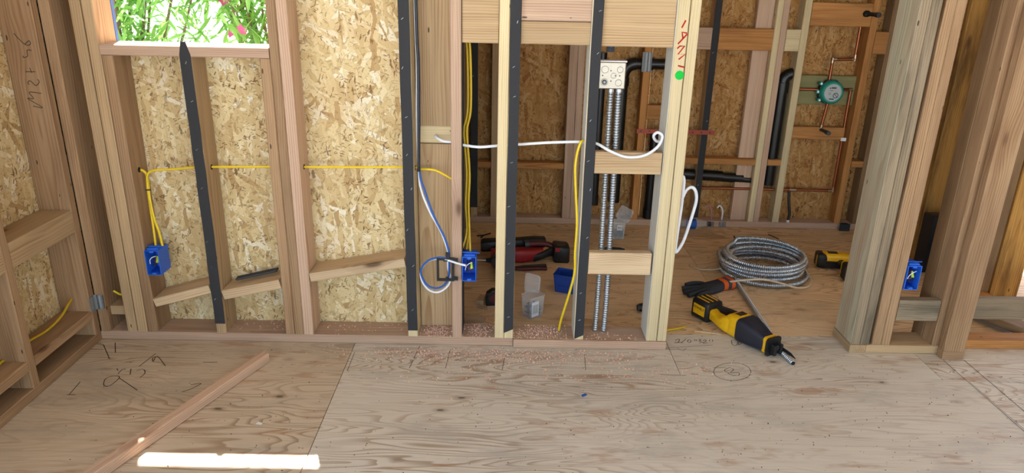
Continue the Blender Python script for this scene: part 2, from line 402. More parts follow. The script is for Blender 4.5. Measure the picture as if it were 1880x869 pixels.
# ---- floor
fl = empty('floor', 'plywood subfloor of large panels with pencil marks', 'floor', kind='structure')
gp = .0012
for (x0, x1, y0, y1) in ((-1.80, -.611, -2.2, 2.765), (-.611, 1.829, -2.2, 0), (-.611, 1.829, 0, 1.2), (-.611, 1.829, 1.2, 2.421), (1.829, 4.4, -2.2, 1.2), (1.829, 4.4, 1.2, 2.412),
                         (-.611, .70, 2.421, 2.765), (.70, 1.73, 2.421, 2.765), (1.73, 4.4, 2.412, 2.765), (-.33, 1.05, 2.765, 4.0), (1.05, 4.4, 2.765, 4.0), (-.33, 4.4, 4.0, 4.40)):
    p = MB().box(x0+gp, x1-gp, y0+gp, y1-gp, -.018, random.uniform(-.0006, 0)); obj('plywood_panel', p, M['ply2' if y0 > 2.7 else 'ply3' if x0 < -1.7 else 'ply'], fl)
obj('joist_deck', MB().box(-1.82, 4.42, -2.25, 4.42, -.10, -.019), M['dark'], fl)
FLA = [[(-1.627, 2.587), (-1.542, 2.473)], [(-1.588, 2.604), (-1.545, 2.523)], [(-1.452, 2.361), (-1.452, 2.394), (-1.44, 2.397)], [(-1.476, 2.4), (-1.464, 2.387)], [(-1.422, 2.401), (-1.404, 2.358)], [(-1.395, 2.389), (-1.371, 2.396), (-1.354, 2.368), (-1.357, 2.338)], [(-1.443, 2.273), (-1.464, 2.284), (-1.479, 2.328), (-1.456, 2.348), (-1.433, 2.336), (-1.437, 2.285), (-1.45, 2.272)], [(-1.431, 2.332), (-1.325, 2.252)], [(-1.4, 2.42), (-1.383, 2.521)], [(-1.37, 2.493), (-1.379, 2.486), (-1.364, 2.458), (-1.368, 2.5), (-1.302, 2.426)], [(-1.56, 2.302), (-1.551, 2.215)], [(-1.56, 2.215), (-1.529, 2.216)], [(-1.17, 2.458), (-1.115, 2.462)], [(-1.162, 2.245), (-1.138, 2.264), (-1.115, 2.304), (-1.15, 2.294)]]
FRO = [[(0.742, 2.709), (0.762, 2.719), (0.751, 2.692), (0.733, 2.686), (0.764, 2.692)], [(0.762, 2.684), (0.792, 2.724)], [(0.792, 2.702), (0.804, 2.717), (0.809, 2.703), (0.797, 2.688), (0.792, 2.702)], [(0.826, 2.721), (0.827, 2.707)], [(0.834, 2.721), (0.833, 2.707)], [(0.846, 2.722), (0.855, 2.719), (0.844, 2.704), (0.853, 2.696), (0.838, 2.686)], [(0.861, 2.708), (0.874, 2.719), (0.873, 2.705), (0.855, 2.687), (0.877, 2.691)], [(0.894, 2.72), (0.888, 2.706)], [(0.905, 2.72), (0.902, 2.703)], [(0.986, 2.718), (1.011, 2.714), (0.995, 2.675), (0.979, 2.678), (0.986, 2.718)], [(1.018, 2.71), (1.031, 2.711), (1.014, 2.684), (1.004, 2.678), (1.018, 2.71)], [(1.037, 2.702), (1.052, 2.712), (1.05, 2.69), (1.036, 2.685), (1.037, 2.702)], [(1.07, 2.712), (1.092, 2.717), (1.074, 2.698), (1.098, 2.696)]]
FC8 = [[(0.987, 2.457), (0.967, 2.423), (0.932, 2.398), (0.893, 2.388), (0.859, 2.396), (0.838, 2.419), (0.838, 2.452), (0.857, 2.487), (0.892, 2.513), (0.933, 2.524), (0.969, 2.516), (0.988, 2.491), (0.987, 2.457)], [(0.885, 2.469), (0.91, 2.485), (0.921, 2.47), (0.898, 2.447), (0.885, 2.454), (0.885, 2.469)], [(0.898, 2.447), (0.934, 2.448), (0.927, 2.425), (0.898, 2.432), (0.891, 2.446)]]
FLN = [[(0.681, 2.638), (0.893, 2.671)], [(0.684, 2.63), (0.863, 2.622)], [(0.735, 2.64), (0.755, 2.615), (0.773, 2.641)], [(1.822, 2.578), (1.816, 1.2)], [(1.91, 2.581), (1.895, 1.2)], [(-0.341, 2.62), (-0.36, 2.44)], [(-0.212, 2.593), (-0.219, 2.445)], [(0.013, 2.547), (0.003, 2.438)], [(0.34, 2.574), (0.331, 2.448)], [(-0.597, 2.557), (-0.596, 2.411)], [(0.61, 2.425), (0.722, 2.42)]]
for lst, wd, smo in ((FLA, .0033, 1), (FRO, .0028, 1), (FC8, .0024, 1), (FLN, .0020, 0)):
    for s in lst:
        p3 = [(x, y, .0006) for x, y in s]; p3 = spl(p3, 5) if smo and len(p3) > 2 else p3
        obj('pencil_mark', MB().ribbon(p3, wd, (0, 0, 1)), M['pencil'], fl)

# ---- near stud wall
wf = empty('wall_front', 'near stud wall with window, header and double posts', 'wall', kind='structure')
plank(wf, 'sole_plate', -1.655, .045, F, WB, 0, .038, 'pink')
plank(wf, 'sole_plate', .047, .682, F-.012, WB, 0, .036, 'pink')
TOP = 2.44
S = lambda n, x0, x1, mat, z0=.038, z1=TOP, y0=F, y1=WB: plank(wf, n, x0, x1, y0, y1, z0, z1, mat)
S('stud', -1.654, -1.615, 'tan')
S('stud', -1.545, -1.506, 'fir'); S('king_stud', -1.503, -1.463, 'fir'); S('trimmer_stud', -1.461, -1.421, 'tan', z1=1.150)
s = S('stud', -1.179, -1.139, 'fir', z1=1.150); felt_on(s, -1.179, -1.139, F, .082, 1.204, tip=True, staples=7)
S('trimmer_stud', -.894, -.857, 'tan', z1=1.150); S('king_stud', -.856, -.821, 'tan'); S('king_stud', -.820, -.781, 'pink')
s = S('stud', -.389, -.349, 'light'); felt_on(s, -.389, -.349, F, .066, TOP, staples=14)
s = S('stud', -.206, -.166, 'pink')
ft = MB().box(-.1662, -.1635, F+.012, F+.115, .045, 2.4); q = obj('felt_strip', ft, M['felt'], s); q.matrix_basis = s.matrix_basis.inverted()
S('stud', -.031, .007, 'light'); s = S('stud', .008, .046, 'light'); felt_on(s, .008, .046, F, .062, TOP, torn=True, staples=14)
s = S('stud', .299, .338, 'light', .037); felt_on(s, .301, .338, F, .040, TOP, torn=True, staples=14)
q = obj('skylit_face', MB().box(.2978, .2992, F+.004, WB-.004, .04, 2.4), M['skylit_edge'], s); q.matrix_basis = s.matrix_basis.inverted()
s = S('post_stud', .600, .643, 'light', .037, y0=F-.002)
q = obj('skylit_face', MB().box(.5985, .6002, F+.002, WB-.004, .04, 2.4), M['skylit_edge'], s); q.matrix_basis = s.matrix_basis.inverted()
MST = [[(-1.732, 1.223), (-1.717, 1.203), (-1.703, 1.188), (-1.69, 1.183), (-1.681, 1.189), (-1.683, 1.199), (-1.692, 1.194), (-1.702, 1.186)], [(-1.715, 1.147), (-1.715, 1.141), (-1.7, 1.146), (-1.698, 1.166), (-1.682, 1.166)], [(-1.719, 1.091), (-1.684, 1.092)], [(-1.701, 1.106), (-1.697, 1.087)], [(-1.682, 1.066), (-1.677, 1.056), (-1.691, 1.043), (-1.702, 1.053), (-1.71, 1.06), (-1.718, 1.053), (-1.715, 1.045)], [(-1.678, 1.015), (-1.721, 1.019), (-1.709, 0.996), (-1.731, 0.996), (-1.683, 0.964), (-1.717, 0.969)]]
RED = [[(0.619, 1.29), (0.631, 1.316)], [(0.611, 1.234), (0.641, 1.269)], [(0.64, 1.272), (0.622, 1.275), (0.627, 1.254)], [(0.61, 1.218), (0.619, 1.227), (0.636, 1.228), (0.615, 1.198), (0.641, 1.199), (0.619, 1.18)], [(0.619, 1.158), (0.642, 1.153)]]
inv = s.matrix_basis.inverted()
for st in RED:
    q = obj('crayon_mark', MB().ribbon([(x, F-.0028, z) for x, z in st], .0055, (0, -1, 0)), M['inkred'], s); q.matrix_basis = inv
q = obj('green_dot', MB().cyl((.628, F-.0026, 1.124), (.628, F-.0030, 1.124), .0165, n=20), M['inkgreen'], s); q.matrix_basis = inv
S('post_stud', .646, .682, 'light', .037, y0=F-.002)
for x, y, z in ((-1.4205, 2.69, .712), (-1.1385, 2.69, .729), (-.7805, 2.69, .737), (-.3485, 2.69, .742)):
    obj('drilled_hole', MB().cyl((x-.001, y, z), (x+.0006, y, z), .0105, n=14), M['dark'], wf)
# window sill, head, sheathing
plank(wf, 'window_sill', -1.462, -.858, F-.002, F+.150, 1.151, 1.189, 'pink')
plank(wf, 'window_header', -1.462, -.858, F, WB, 2.05, 2.20, 'fir')
plank(wf, 'top_plate', -1.655, 4.3, F, WB, TOP, 2.48, 'fir')
for a in ((-1.80, -1.470, .0, 2.48), (-1.470, -.853, .0, 1.150), (-.853, -.30, .0, 2.48), (-1.470, -.853, 2.10, 2.48)):
    obj('sheathing_panel', MB().box(a[0], a[1]-.001, WB+.001, WB+.012, a[2], a[3]), M['osb'], wf)
obj('flashing_strip', MB().box(-1.4645, -1.4615, WB-.002, WB+.016, 1.19, 2.05), M['cable_b'], wf)
# slanted fire blocks and blocking
def slant(x0, z0, x1, z1, th, mat):
    a = math.atan2(z1-z0, x1-x0); L = math.hypot(x1-x0, z1-z0); cx, cz = (x0+x1)/2, (z0+z1)/2
    plank(wf, 'fire_block', cx-L/2, cx+L/2, F+.001, WB-.001, cz-th/2, cz+th/2, mat, Matrix.Rotation(-a, 3, 'Y'))
slant(-1.416, .168, -1.184, .234, .036, 'whitewood'); slant(-1.134, .208, -.899, .262, .040, 'whitewood'); slant(-.776, .292, -.393, .364, .037, 'whitewood')
plank(wf, 'blocking', .340, .594, F+.001, F+.039, .748, .833, 'fir'); plank(wf, 'blocking', .340, .590, F+.001, F+.039, .331, .424, 'whitewood')
plank(wf, 'blocking', -1.614, -1.547, 2.66, WB-.002, .10, .14, 'fir', axis=0)
# flat backer boards behind the cable run
plank(wf, 'backer_board', -.347, -.208, 2.735, WB, .900, TOP, 'fir', axis=2); plank(wf, 'backer_block', -.345, -.208, 2.742, WB, .830, .898, 'light', axis=0); plank(wf, 'backer_board', -.347, -.208, 2.735, WB, .039, .828, 'fir', axis=2)
# header pieces between studs
plank(wf, 'header', -.164, -.033, F+.012, F+.05, 1.221, 1.56, 'fir', axis=0)
plank(wf, 'header', .048, .297, F+.012, F+.05, 1.221, 1.300, 'fir', axis=0); plank(wf, 'header', .048, .297, F+.016, F+.05, 1.302, 1.56, 'pink', axis=0)
plank(wf, 'header', .340, .597, F+.012, F+.05, 1.219, 1.56, 'fir', axis=0)
for k, (a, b) in enumerate(((-.164, -.033), (.048, .297), (.340, .597))): plank(wf, 'header', a, b, F+.052, F+.09, 1.222, 1.56, 'brown', axis=0)

# ---- door jamb posts and wall stub on the right
wr = empty('wall_front_right', 'stub of stud wall right of the doorway', 'wall', kind='structure')
plank(wr, 'sole_plate', 1.452, 1.52, F-.006, WB+.03, 0, .036, 'fir', axis=1); plank(wr, 'sole_plate', 1.521, 1.832, F-.006, WB, 0, .036, 'fir')
T = lambda n, x0, x1, mat, z0=.036, z1=TOP, y0=F, y1=WB: plank(wr, n, x0, x1, y0, y1, z0, z1, mat)
s = T('jamb_stud', 1.458, 1.496, 'grey', y1=WB+.026); q = plank(s, 'lit_pale_face', 1.4562, 1.4579, F+.002, WB+.024, .038, 2.4, 'pale', axis=2); q.matrix_basis = s.matrix_basis.inverted() @ q.matrix_basis; T('jamb_stud', 1.497, 1.534, 'grey')
T('jamb_stud', 1.546, 1.584, 'tan'); T('jamb_stud', 1.585, 1.621, 'tan')
T('stud', 1.798, 1.832, 'tan', y1=2.712); T('stud', 1.797, 1.830, 'brown', y0=2.714, y1=2.79, z0=0)
plank(wr, 'blocking', 1.624, 1.795, F+.004, F+.042, .147, .240, 'grey')
plank(wr, 'post_block', 1.817, 1.905, 2.582, 2.618, 0, .037, 'tan', axis=0)
plank(wr, 'post_stud', 1.815, 1.903, 2.580, 2.620, .038, TOP, 'tan')
plank(wr, 'sole_plate', 1.915, 4.2, 2.680, 2.765, 0, .038, 'orange'); plank(wr, 'blocking', 1.985, 4.2, 2.715, 2.753, .122, .216, 'grey')

# ---- left wall
wlft = empty('wall_left', 'left stud wall with strand board behind the studs', 'wall', kind='structure')
LX, LB = -1.655, -1.778
plank(wlft, 'sole_plate', LB, LX, 1.338, 2.634, 0, .038, 'tan'); plank(wlft, 'sole_plate', LB, LX, -2.0, -1.62, 0, .038, 'tan')
for y0, mat in ((2.595, 'tan'), (2.192, 'tan'), (1.786, 'tan'), (1.38, 'tan'), (1.338, 'tan'), (-1.66, 'tan'), (-1.98, 'tan')):
    o = plank(wlft, 'stud', LB, LX, y0, y0+.038, .039, TOP, mat)
    if y0 > 2.5:
        inv = o.matrix_basis.inverted()
        for st in MST:
            q = obj('pencil_mark', MB().ribbon(spl([(x, 2.594, z) for x, z in st], 4) if len(st) > 2 else [(x, 2.594, z) for x, z in st], .0028, (0, -1, 0)), M['pencil'], o); q.matrix_basis = inv
for y0, y1 in ((2.231, 2.594), (1.825, 2.191), (1.419, 1.785)):
    plank(wlft, 'blocking', LB+.001, LX, y0, y1, .482, .572, 'fir'); plank(wlft, 'fire_block', LB+.001, LX, y0, y1, .107, .145, 'tan')
plank(wlft, 'top_plate', LB, LX, -2.0, 2.634, TOP, 2.48, 'tan')
for y0, y1 in ((1.338, 2.77), (-2.1, -1.62)):
    obj('sheathing_panel', MB().box(LB-.012, LB-.001, y0, y1, 0, 2.48), M['osb'], wlft)

ww = empty('wall_added_right', 'unseen strand board wall added at far right to block side light', 'wall', kind='structure')  # out of view, added to keep side light off the left studs
plank(ww, 'sole_plate', 4.28, 4.37, -2.2, 2.60, 0, .038, 'fir')
for k in range(12): plank(ww, 'stud', 4.28, 4.37, -2.15+k*.42, -2.112+k*.42, .039, TOP, 'fir')
for y0, y1 in ((-2.2, .2), (.201, 2.6)): obj('sheathing_panel', MB().box(4.371, 4.383, y0, y1, 0, 2.48), M['osb'], ww)
# ---- far wall of the bathroom
wb = empty('wall_back', 'far bathroom stud wall with strand board behind pipes', 'wall', kind='structure')
BB = B+.09
plank(wb, 'sole_plate', -.30, .975, B, BB, 0, .038, 'pink'); plank(wb, 'sole_plate', .977, 2.40, B, BB, 0, .038, 'pink')
for x0, x1 in ((-.36, .86), (.861, 2.08), (2.081, 2.5)):
    obj('sheathing_panel', MB().box(x0, x1-.001, BB+.001, BB+.012, 0, 2.48), M['osb_shaded'], wb)
U = lambda n, x0, x1, mat, z0=.039, z1=TOP, y0=B, y1=BB: plank(wb, n, x0, x1, y0, y1, z0, z1, mat)
s = U('stud', -.212, -.170, 'fir'); felt_on(s, -.212, -.170, B, .10, TOP, staples=4)
U('stud', -.088, -.045, 'fir'); U('stud', .360, .409, 'pink'); U('stud', .410, .450, 'pink')
U('stud', .795, .835, 'orange')
s = U('stud', 1.176, 1.214, 'fir'); felt_on(s, 1.176, 1.214, B, .06, TOP, staples=6)
U('flat_stud', 1.432, 1.528, 'pink', y0=B+.04, y1=B+.078); U('stud', 1.530, 1.564, 'light'); U('stud', 1.565, 1.600, 'pink')
U('stud', 1.685, 1.726, 'light'); U('stud', 2.075, 2.115, 'orange'); U('stud', 2.19, 2.23, 'brown')
H = lambda n, x0, x1, z0, z1, mat, y0=B+.001, y1=B+.039: plank(wb, n, x0, x1, y0, y1, z0, z1, mat, axis=0)
H('blocking', .936, 1.174, 1.083, 1.205, 'pink'); H('blocking', 1.216, 1.528, 1.083, 1.205, 'orange'); H('blocking', 1.602, 1.683, 1.083, 1.205, 'light')
for a, b in ((1.0, 1.174), (1.216, 1.528), (1.602, 1.683), (2.117, 2.188)): H('fire_block', a, b, .402, .440, 'orange', B, BB-.02)
for a, b in ((-.168, -.09), (-.043, .358)): H('fire_block', a, b, .352, .390, 'orange', B, BB-.02)
H('blocking', 1.728, 2.073, 1.228, 1.356, 'orange'); H('valve_board', 1.728, 2.073, .772, .944, 'treated', B+.045, B+.075); H('blocking', 1.728, 2.048, .565, .641, 'orange', B+.02, B+.058)
H('blocking', 2.117, 2.27, 1.076, 1.203, 'orange'); H('blocking', .837, .955, .671, .756, 'orange')
# print on the strand board
def text_part(txt, size, parent, loc, rot, mat, name='print', depth=.0003, sx=1.):
    cu = bpy.data.curves.new(name, 'FONT'); cu.body = txt; cu.size = size; cu.extrude = depth; cu.align_x = 'CENTER'; cu.align_y = 'CENTER'
    tmp = bpy.data.objects.new('tmp', cu); COL.objects.link(tmp); dg = bpy.context.evaluated_depsgraph_get(); dg.update()
    me = bpy.data.meshes.new_from_object(tmp.evaluated_get(dg)); bpy.data.objects.remove(tmp); bpy.data.curves.remove(cu)
    me.materials.clear(); me.materials.append(mat); o = bpy.data.objects.new(name, me); COL.objects.link(o); o.parent = parent; o.location = loc; o.rotation_euler = rot; o.scale = (sx, 1, 1)
    return o
text_part('PS2 STRUCT', .052, wb, (2.153, BB-.0005, .40), (math.pi/2, -math.pi/2, 0), M['pencil'], sx=1.3)

obj('printed_tag', MB().box(.585, .632, BB-.003, BB, 1.050, 1.092), M['black'], wb); obj('tag_border', MB().box(.585, .632, BB-.004, BB-.0005, 1.086, 1.092), M['cable_b'], wb)
text_part('Z', .034, wb, (.609, BB-.0040, 1.068), (math.pi/2, 0, 0), M['cable_b'])
# ---- left side wall of the bathroom
wi = empty('wall_inner_left', 'left side stud wall of the bathroom', 'wall', kind='structure')
plank(wi, 'sole_plate', -.30, -.212, 2.772, 4.228, 0, .038, 'fir')
for y0 in (2.775, 3.18, 3.59, 4.0): plank(wi, 'stud', -.30, -.212, y0, y0+.038, .039, TOP, 'brown')
obj('sheathing_panel', MB().box(-.313, -.301, 2.772, 4.32, 0, 2.48), M['osb_shaded'], wi)

# ---- right side wall of the bathroom
wrt = empty('wall_right', 'right side stud wall of the bathroom', 'wall', kind='structure')
plank(wrt, 'sole_plate', 2.305, 2.395, 3.15, 4.32, 0, .038, 'orange')
for y0, x0, x1, mat in ((3.70, 2.300, 2.395, 'rough'), (4.05, 2.300, 2.395, 'orange'), (3.20, 2.335, 2.398, 'brown')): plank(wrt, 'stud', x0, x1, y0, y0+.038, .039, TOP, mat)
plank(wrt, 'stud', 2.400, 2.538, 3.19, 3.228, 0, TOP, 'rough'); plank(wrt, 'stud', 2.52, 2.61, 3.45, 3.49, 0, TOP, 'rough')
obj('sheathing_panel', MB().box(2.397, 2.409, 3.24, 4.40, 0, 2.48), M['osb_shaded'], wrt)

# ================================================================== THINGS
def cable(name, pts, r, mat, label, cat='cable', flat=None, group=None, k=8):
    return tag(obj(name, MB().tube(spl(pts, k), r, 8, flat=flat), M[mat]), label, cat, group)
# ---- loose board on the floor
a = math.atan2(2.487-1.793, -.923+1.193); ux, uy = math.cos(a), math.sin(a); L = 1.45
e = (-.932, 2.480); c = (e[0]-ux*L/2, e[1]-uy*L/2)
bd = plank(None, 'loose_board', -L/2, L/2, -.019, .019, -.019, .019, 'pink'); bd.matrix_basis = Matrix.Translation((c[0], c[1], .0192)) @ Matrix.Rotation(a, 4, 'Z') @ bd.matrix_basis
tag(bd, 'long narrow pinkish board lying loose on the plywood floor', 'board')

# ---- blue wall boxes
def gang_box(loc, label, w=.056, h=.104, d=.085, side=1, wires=0):
    e_ = empty('outlet_box', label, 'outlet box', loc, group='blue plastic outlet boxes')
    t = .003; m = MB()
    m.box(-w/2, -w/2+t, 0, d, 0, h); m.box(w/2-t, w/2, 0, d, 0, h); m.box(-w/2+t, w/2-t, 0, d, 0, t); m.box(-w/2+t, w/2-t, 0, d, h-t, h); m.box(-w/2+t, w/2-t, d-t, d, t, h-t)
    obj('box_body', m, M['blue'], e_, bevel=.0008)
    for z in (.006, h-.006):
        obj('screw_tab', MB().box(-.008, .008, .001, .014, z-.004, z+.004), M['blue'], e_)
    obj('nail_bracket', MB().box(-w/2+.008, w/2-.006, .012, .05, h, h+.006).tube([(-w/2-.004, .03, h+.009), (w/2+.012, .03, h+.007)], .0022, 6), M['blue'], e_)
    for k in range(4):
        x0 = random.uniform(-.018, .018); x1 = random.uniform(-.018, .018); sg = random.choice((-1, 1))
        pts = [(x0, .060, h*.88), (x0+.004*sg, .040, h*.70), (x1, .024+.004*k, h*(.34+.06*k)), (x1*.3-.006*sg, .018+.003*k, h*(.28+.05*k)), (-x1*.8, .030, h*(.42+.05*k)), (-x0*.6, .050, h*.6)]
        obj('wire', MB().tube(spl(pts, 5), .0016, 6), M[('black', 'black', 'copper', 'darkgrey')[k]], e_)
    obj('wire', MB().tube(spl([(-.016, .012, h*.42), (-.012, .006, h*.60), (0, .004, h*.72), (.012, .008, h*.75)], 5), .0017, 6), M['cable_w'], e_)
    obj('wire_nut', MB().cyl((.010, .02, h*.45), (.008, .03, h*.68), .0065, .004, 10), M['wirenut'], e_)
    return e_
gang_box((-1.3915, F-.010, .297), 'dusty blue outlet box nailed to the stud below the window', side=1)
gang_box((-.136, F-.014, .297), 'bright blue outlet box beside the black bracket, held by pink stud')
gang_box((1.651, F-.004, .290), 'blue outlet box at far right between the jamb and wall stub')

# ---- yellow cables
cable('yellow_cable', [(-1.43, 2.70, .71), (-1.41, 2.70, .705), (-1.399, 2.70, .68), (-1.395, 2.685, .60), (-1.385, 2.675, .52), (-1.372, 2.672, .46), (-1.366, 2.67, .405)], .0044, 'cable_y', 'short yellow cable from the stud hole down into the dusty blue box', flat=(1.2, .8))
cable('yellow_cable', [(-1.393, 2.67, .405), (-1.392, 2.672, .47), (-1.398, 2.685, .56), (-1.398, 2.69, .65), (-1.390, 2.69, .695), (-1.36, 2.69, .712), (-1.30, 2.69, .716), (-1.18, 2.69, .728), (-1.0, 2.69, .733), (-.78, 2.69, .737), (-.58, 2.69, .740), (-.36, 2.69, .744), (-.33, 2.69, .738), (-.29, 2.685, .738), (-.26, 2.68, .732), (-.20, 2.68, .700)], .0046, 'cable_y', 'long yellow cable strung level through the left studs', flat=(1, 1))
obj('cable_tie', MB().tube([(-1.405, 2.683, .632), (-1.385, 2.683, .634)], .003, 6), M['darkgrey'], bpy.data.objects['yellow_cable.001'])
for i, (x, y) in enumerate(((-.158, 2.70), (-.150, 2.712), (-.146, 2.69))):
    cable('yellow_cable', [(x-.004, y, 2.40), (x-.004, y, 1.40), (x+.010, y, 1.18), (x+.012, y, .98), (x-.002, y, .90), (x, y, .84), (x+.008, y, .72), (x+.004, y, .60), (x+.008, y, .48), (x+.012*(i-1), y-.02, .405)], .0042, 'cable_yd', ('dusty yellow cable running up behind pink stud from blue box, leftmost', 'dusty yellow cable running up behind pink stud from blue box, rearmost', 'dusty yellow cable running up behind pink stud from blue box, nearest the gap')[i], group='yellow cables above the middle box')
cable('yellow_cable', [(.296, 2.665, .868), (.284, 2.655, .862), (.272, 2.648, .82), (.268, 2.645, .76), (.276, 2.645, .66), (.286, 2.645, .54), (.285, 2.645, .42), (.288, 2.648, .335), (.276, 2.66, .25), (.258, 2.685, .15), (.246, 2.705, .08), (.242, 2.714, .034)], .0050, 'cable_y', 'yellow cable hanging down beside black covered stud into the plate hole')
cable('yellow_cable', [(-1.72, 2.592, .20), (-1.715, 2.56, .195), (-1.715, 2.50, .168), (-1.72, 2.42, .152), (-1.735, 2.33, .151), (-1.735, 2.235, .151)], .0050, 'cable_yd', 'yellow cable lying on the low block in the left wall')
cable('yellow_cable', [(-1.735, 2.19, .151), (-1.73, 2.10, .151), (-1.735, 1.95, .151), (-1.735, 1.83, .151)], .0050, 'cable_yd', 'yellow cable end showing at the left edge of the frame')
cable('yellow_cable', [(-1.612, 2.70, .19), (-1.59, 2.70, .175), (-1.57, 2.70, .178), (-1.548, 2.70, .195)], .0045, 'cable_y', 'short yellow cable crossing the narrow corner gap by the nail plates')

# ---- white and blue data cables
cable('white_cable', [(-.272, 2.738, .862), (-.268, 2.715, .858), (-.24, 2.69, .850), (-.20, 2.68, .848), (-.16, 2.68, .838), (-.10, 2.68, .832), (-.035, 2.68, .838), (.05, 2.68, .845), (.17, 2.68, .855), (.29, 2.68, .860), (.345, 2.665, .858), (.395, 2.628, .838), (.458, 2.622, .818), (.525, 2.622, .826), (.573, 2.632, .858), (.590, 2.645, .895), (.572, 2.652, .908), (.561, 2.665, .892), (.575, 2.68, .87), (.601, 2.69, .862)], .0056, 'cable_w', 'white cable strung across the middle studs with a loop at the post')
cable('white_cable', [(-.334, 2.668, 2.40), (-.334, 2.668, 1.36), (-.331, 2.668, 1.15), (-.336, 2.668, .95), (-.334, 2.668, .74), (-.325, 2.665, .66), (-.292, 2.655, .575), (-.25, 2.645, .50), (-.225, 2.642, .43), (-.222, 2.642, .40), (-.222, 2.648, .34), (-.212, 2.648, .30), (-.225, 2.646, .262), (-.262, 2.644, .236), (-.30, 2.643, .245), (-.327, 2.642, .285), (-.330, 2.640, .33), (-.305, 2.636, .372), (-.265, 2.628, .388), (-.22, 2.619, .386), (-.18, 2.617, .374), (-.150, 2.620, .365)], .0045, 'cable_w', 'white cable dropping to the black bracket and coiled once below it')
cable('blue_cable', [(-.328, 2.660, 2.40), (-.328, 2.660, 1.36), (-.323, 2.660, 1.15), (-.325, 2.660, .95), (-.329, 2.660, .74), (-.310, 2.655, .66), (-.275, 2.645, .56), (-.236, 2.637, .48), (-.218, 2.635, .42), (-.216, 2.638, .38), (-.220, 2.641, .31), (-.236, 2.639, .272), (-.268, 2.638, .256), (-.305, 2.637, .268), (-.328, 2.636, .31), (-.326, 2.634, .345), (-.300, 2.630, .378), (-.262, 2.624, .394), (-.225, 2.622, .394)], .0041, 'cable_b', 'blue cable twinned with the white one down to the black bracket')
cable('dark_cable', [(-.327, 2.650, 2.40), (-.327, 2.650, 1.36), (-.324, 2.650, 1.15), (-.326, 2.650, .95), (-.330, 2.650, .78), (-.331, 2.652, .738)], .0056, 'cable_k', 'dark navy cable tied beside the white and blue pair')  # set in front of the blue cable to stand for the stud's shadow
cable('white_cable', [(.690, 2.735, .72), (.712, 2.74, .71), (.717, 2.745, .66), (.718, 2.75, .585), (.714, 2.75, .49), (.712, 2.75, .40), (.722, 2.752, .395), (.745, 2.755, .445), (.768, 2.758, .55), (.777, 2.758, .61), (.770, 2.756, .65), (.752, 2.754, .668), (.730, 2.75, .655), (.716, 2.745, .62)], .0062, 'cable_w', 'white cable bight hanging off the right side of the double post', flat=(1.1, .8))
# ---- black mounting bracket
br = empty('mounting_bracket', 'black plastic low voltage bracket on the pink stud', 'bracket', (-.226, F-.016, .296))
m = MB(); m.box(-.039, -.030, 0, .012, 0, .099); m.box(.020, .031, 0, .012, 0, .099); m.box(-.030, .020, 0, .012, .089, .099); m.box(-.030, .020, 0, .012, 0, .009)
obj('bracket_frame', m, M['black'], br, bevel=.001)
for z in (.004, .084): obj('fixing_tab', MB().box(.030, .046, 0, .006, z, z+.014), M['black'], br)
obj('clamp_arm', MB().box(-.012, .006, -.002, .010, .086, .092), M['black'], br); obj('clamp_arm', MB().box(-.004, .004, -.002, .010, .006, .016), M['black'], br)
obj('cable_clip', MB().box(-.004, .012, .004, .02, .098, .118), M['black'], br)
# ---- nail plates in the left corner
def nail_plate(loc, sx, sz, label, rot=(0, 0, 0), name='nail_plate'):
    m = MB(); n = 6; rows = []
    for i in range(n+1):
        x = -sx/2+sx*i/n; dy = .003*math.sin(i*1.7)
        rows.append([(x, dy-.0012, -sz/2+random.uniform(-.003, .003)), (x, dy-.0012, sz/2+random.uniform(-.003, .003)), (x, dy+.0012, sz/2), (x, dy+.0012, -sz/2)])
    m.hull(rows, False); o = obj(name, m, M['galv'], None, loc, rot)
    return tag(o, label, 'nail plate', 'steel nail plates')
nail_plate((-1.6345, F-.004, .172), .036, .062, 'bent steel nail plate on the front edge of the corner stud')
nail_plate((-1.651, 2.610, .172), .034, .066, 'steel nail plate facing right on the left wall end stud', (0, 0, math.pi/2))
nail_plate((.812, B-.004, 1.006), .056, .112, 'tall steel nail plate on far stud under the black drain pipe')
nail_plate((1.295, B-.004, .020), .045, .030, 'small steel nail plate on the far sole plate, left of two')
nail_plate((1.372, B-.004, .020), .045, .030, 'small steel nail plate on the far sole plate, right of two')
# ---- strip of collated nails on the slanted block
ns = empty('nail_strip', 'dark strip of collated nails on the slanted block', 'nail strip', (-1.012, 2.705, .2685))
for j, dy in enumerate((-.010, .002, .014)):
    m = MB(); pts = []; rd = []
    for i in range(60): pts.append((-.086+.172*i/59, dy, .006)); rd.append(.0062 if i % 2 else .0046)
    m.tube(pts, .006, 6, rads=rd); obj('nail_row', m, M['darkgrey'], ns)
ns.rotation_euler = (0, -.225, .06)

# ---- flexible metal conduit
def flex(pts, r, pitch, n=10, amp=.17):
    """interlocked steel strip: wide proud bands with deep narrow grooves between"""
    P = [Vector(p) for p in pts]; d = [0]
    for i in range(1, len(P)): d.append(d[-1]+(P[i]-P[i-1]).length)
    turns = int(d[-1]/pitch); out = []; rd = []; j = 0
    for s_ in range(turns):
        for fr, rr_ in ((.0, r*(1+amp*.25)), (.34, r*(1+amp*.55)), (.62, r*(1+amp*.25)), (.74, r*(1-amp)), (.90, r*(1-amp))):
            x = d[-1]*(s_+fr)/turns
            while j < len(P)-2 and d[j+1] < x: j += 1
            t = (x-d[j])/max(1e-9, d[j+1]-d[j]); out.append(P[j].lerp(P[j+1], t)); rd.append(rr_)
    return MB().tube(out, r, n, rads=rd)
tag(obj('flex_conduit', flex(spl([(.392, 2.708, 1.058), (.393, 2.708, .80), (.396, 2.708, .45), (.397, 2.712, .20), (.396, 2.716, .037)], 10), .0108, .0105, 10, .24), M['steel']), 'ribbed steel conduit rising from plate to metal box, left of two', 'conduit', 'conduits under the metal box')
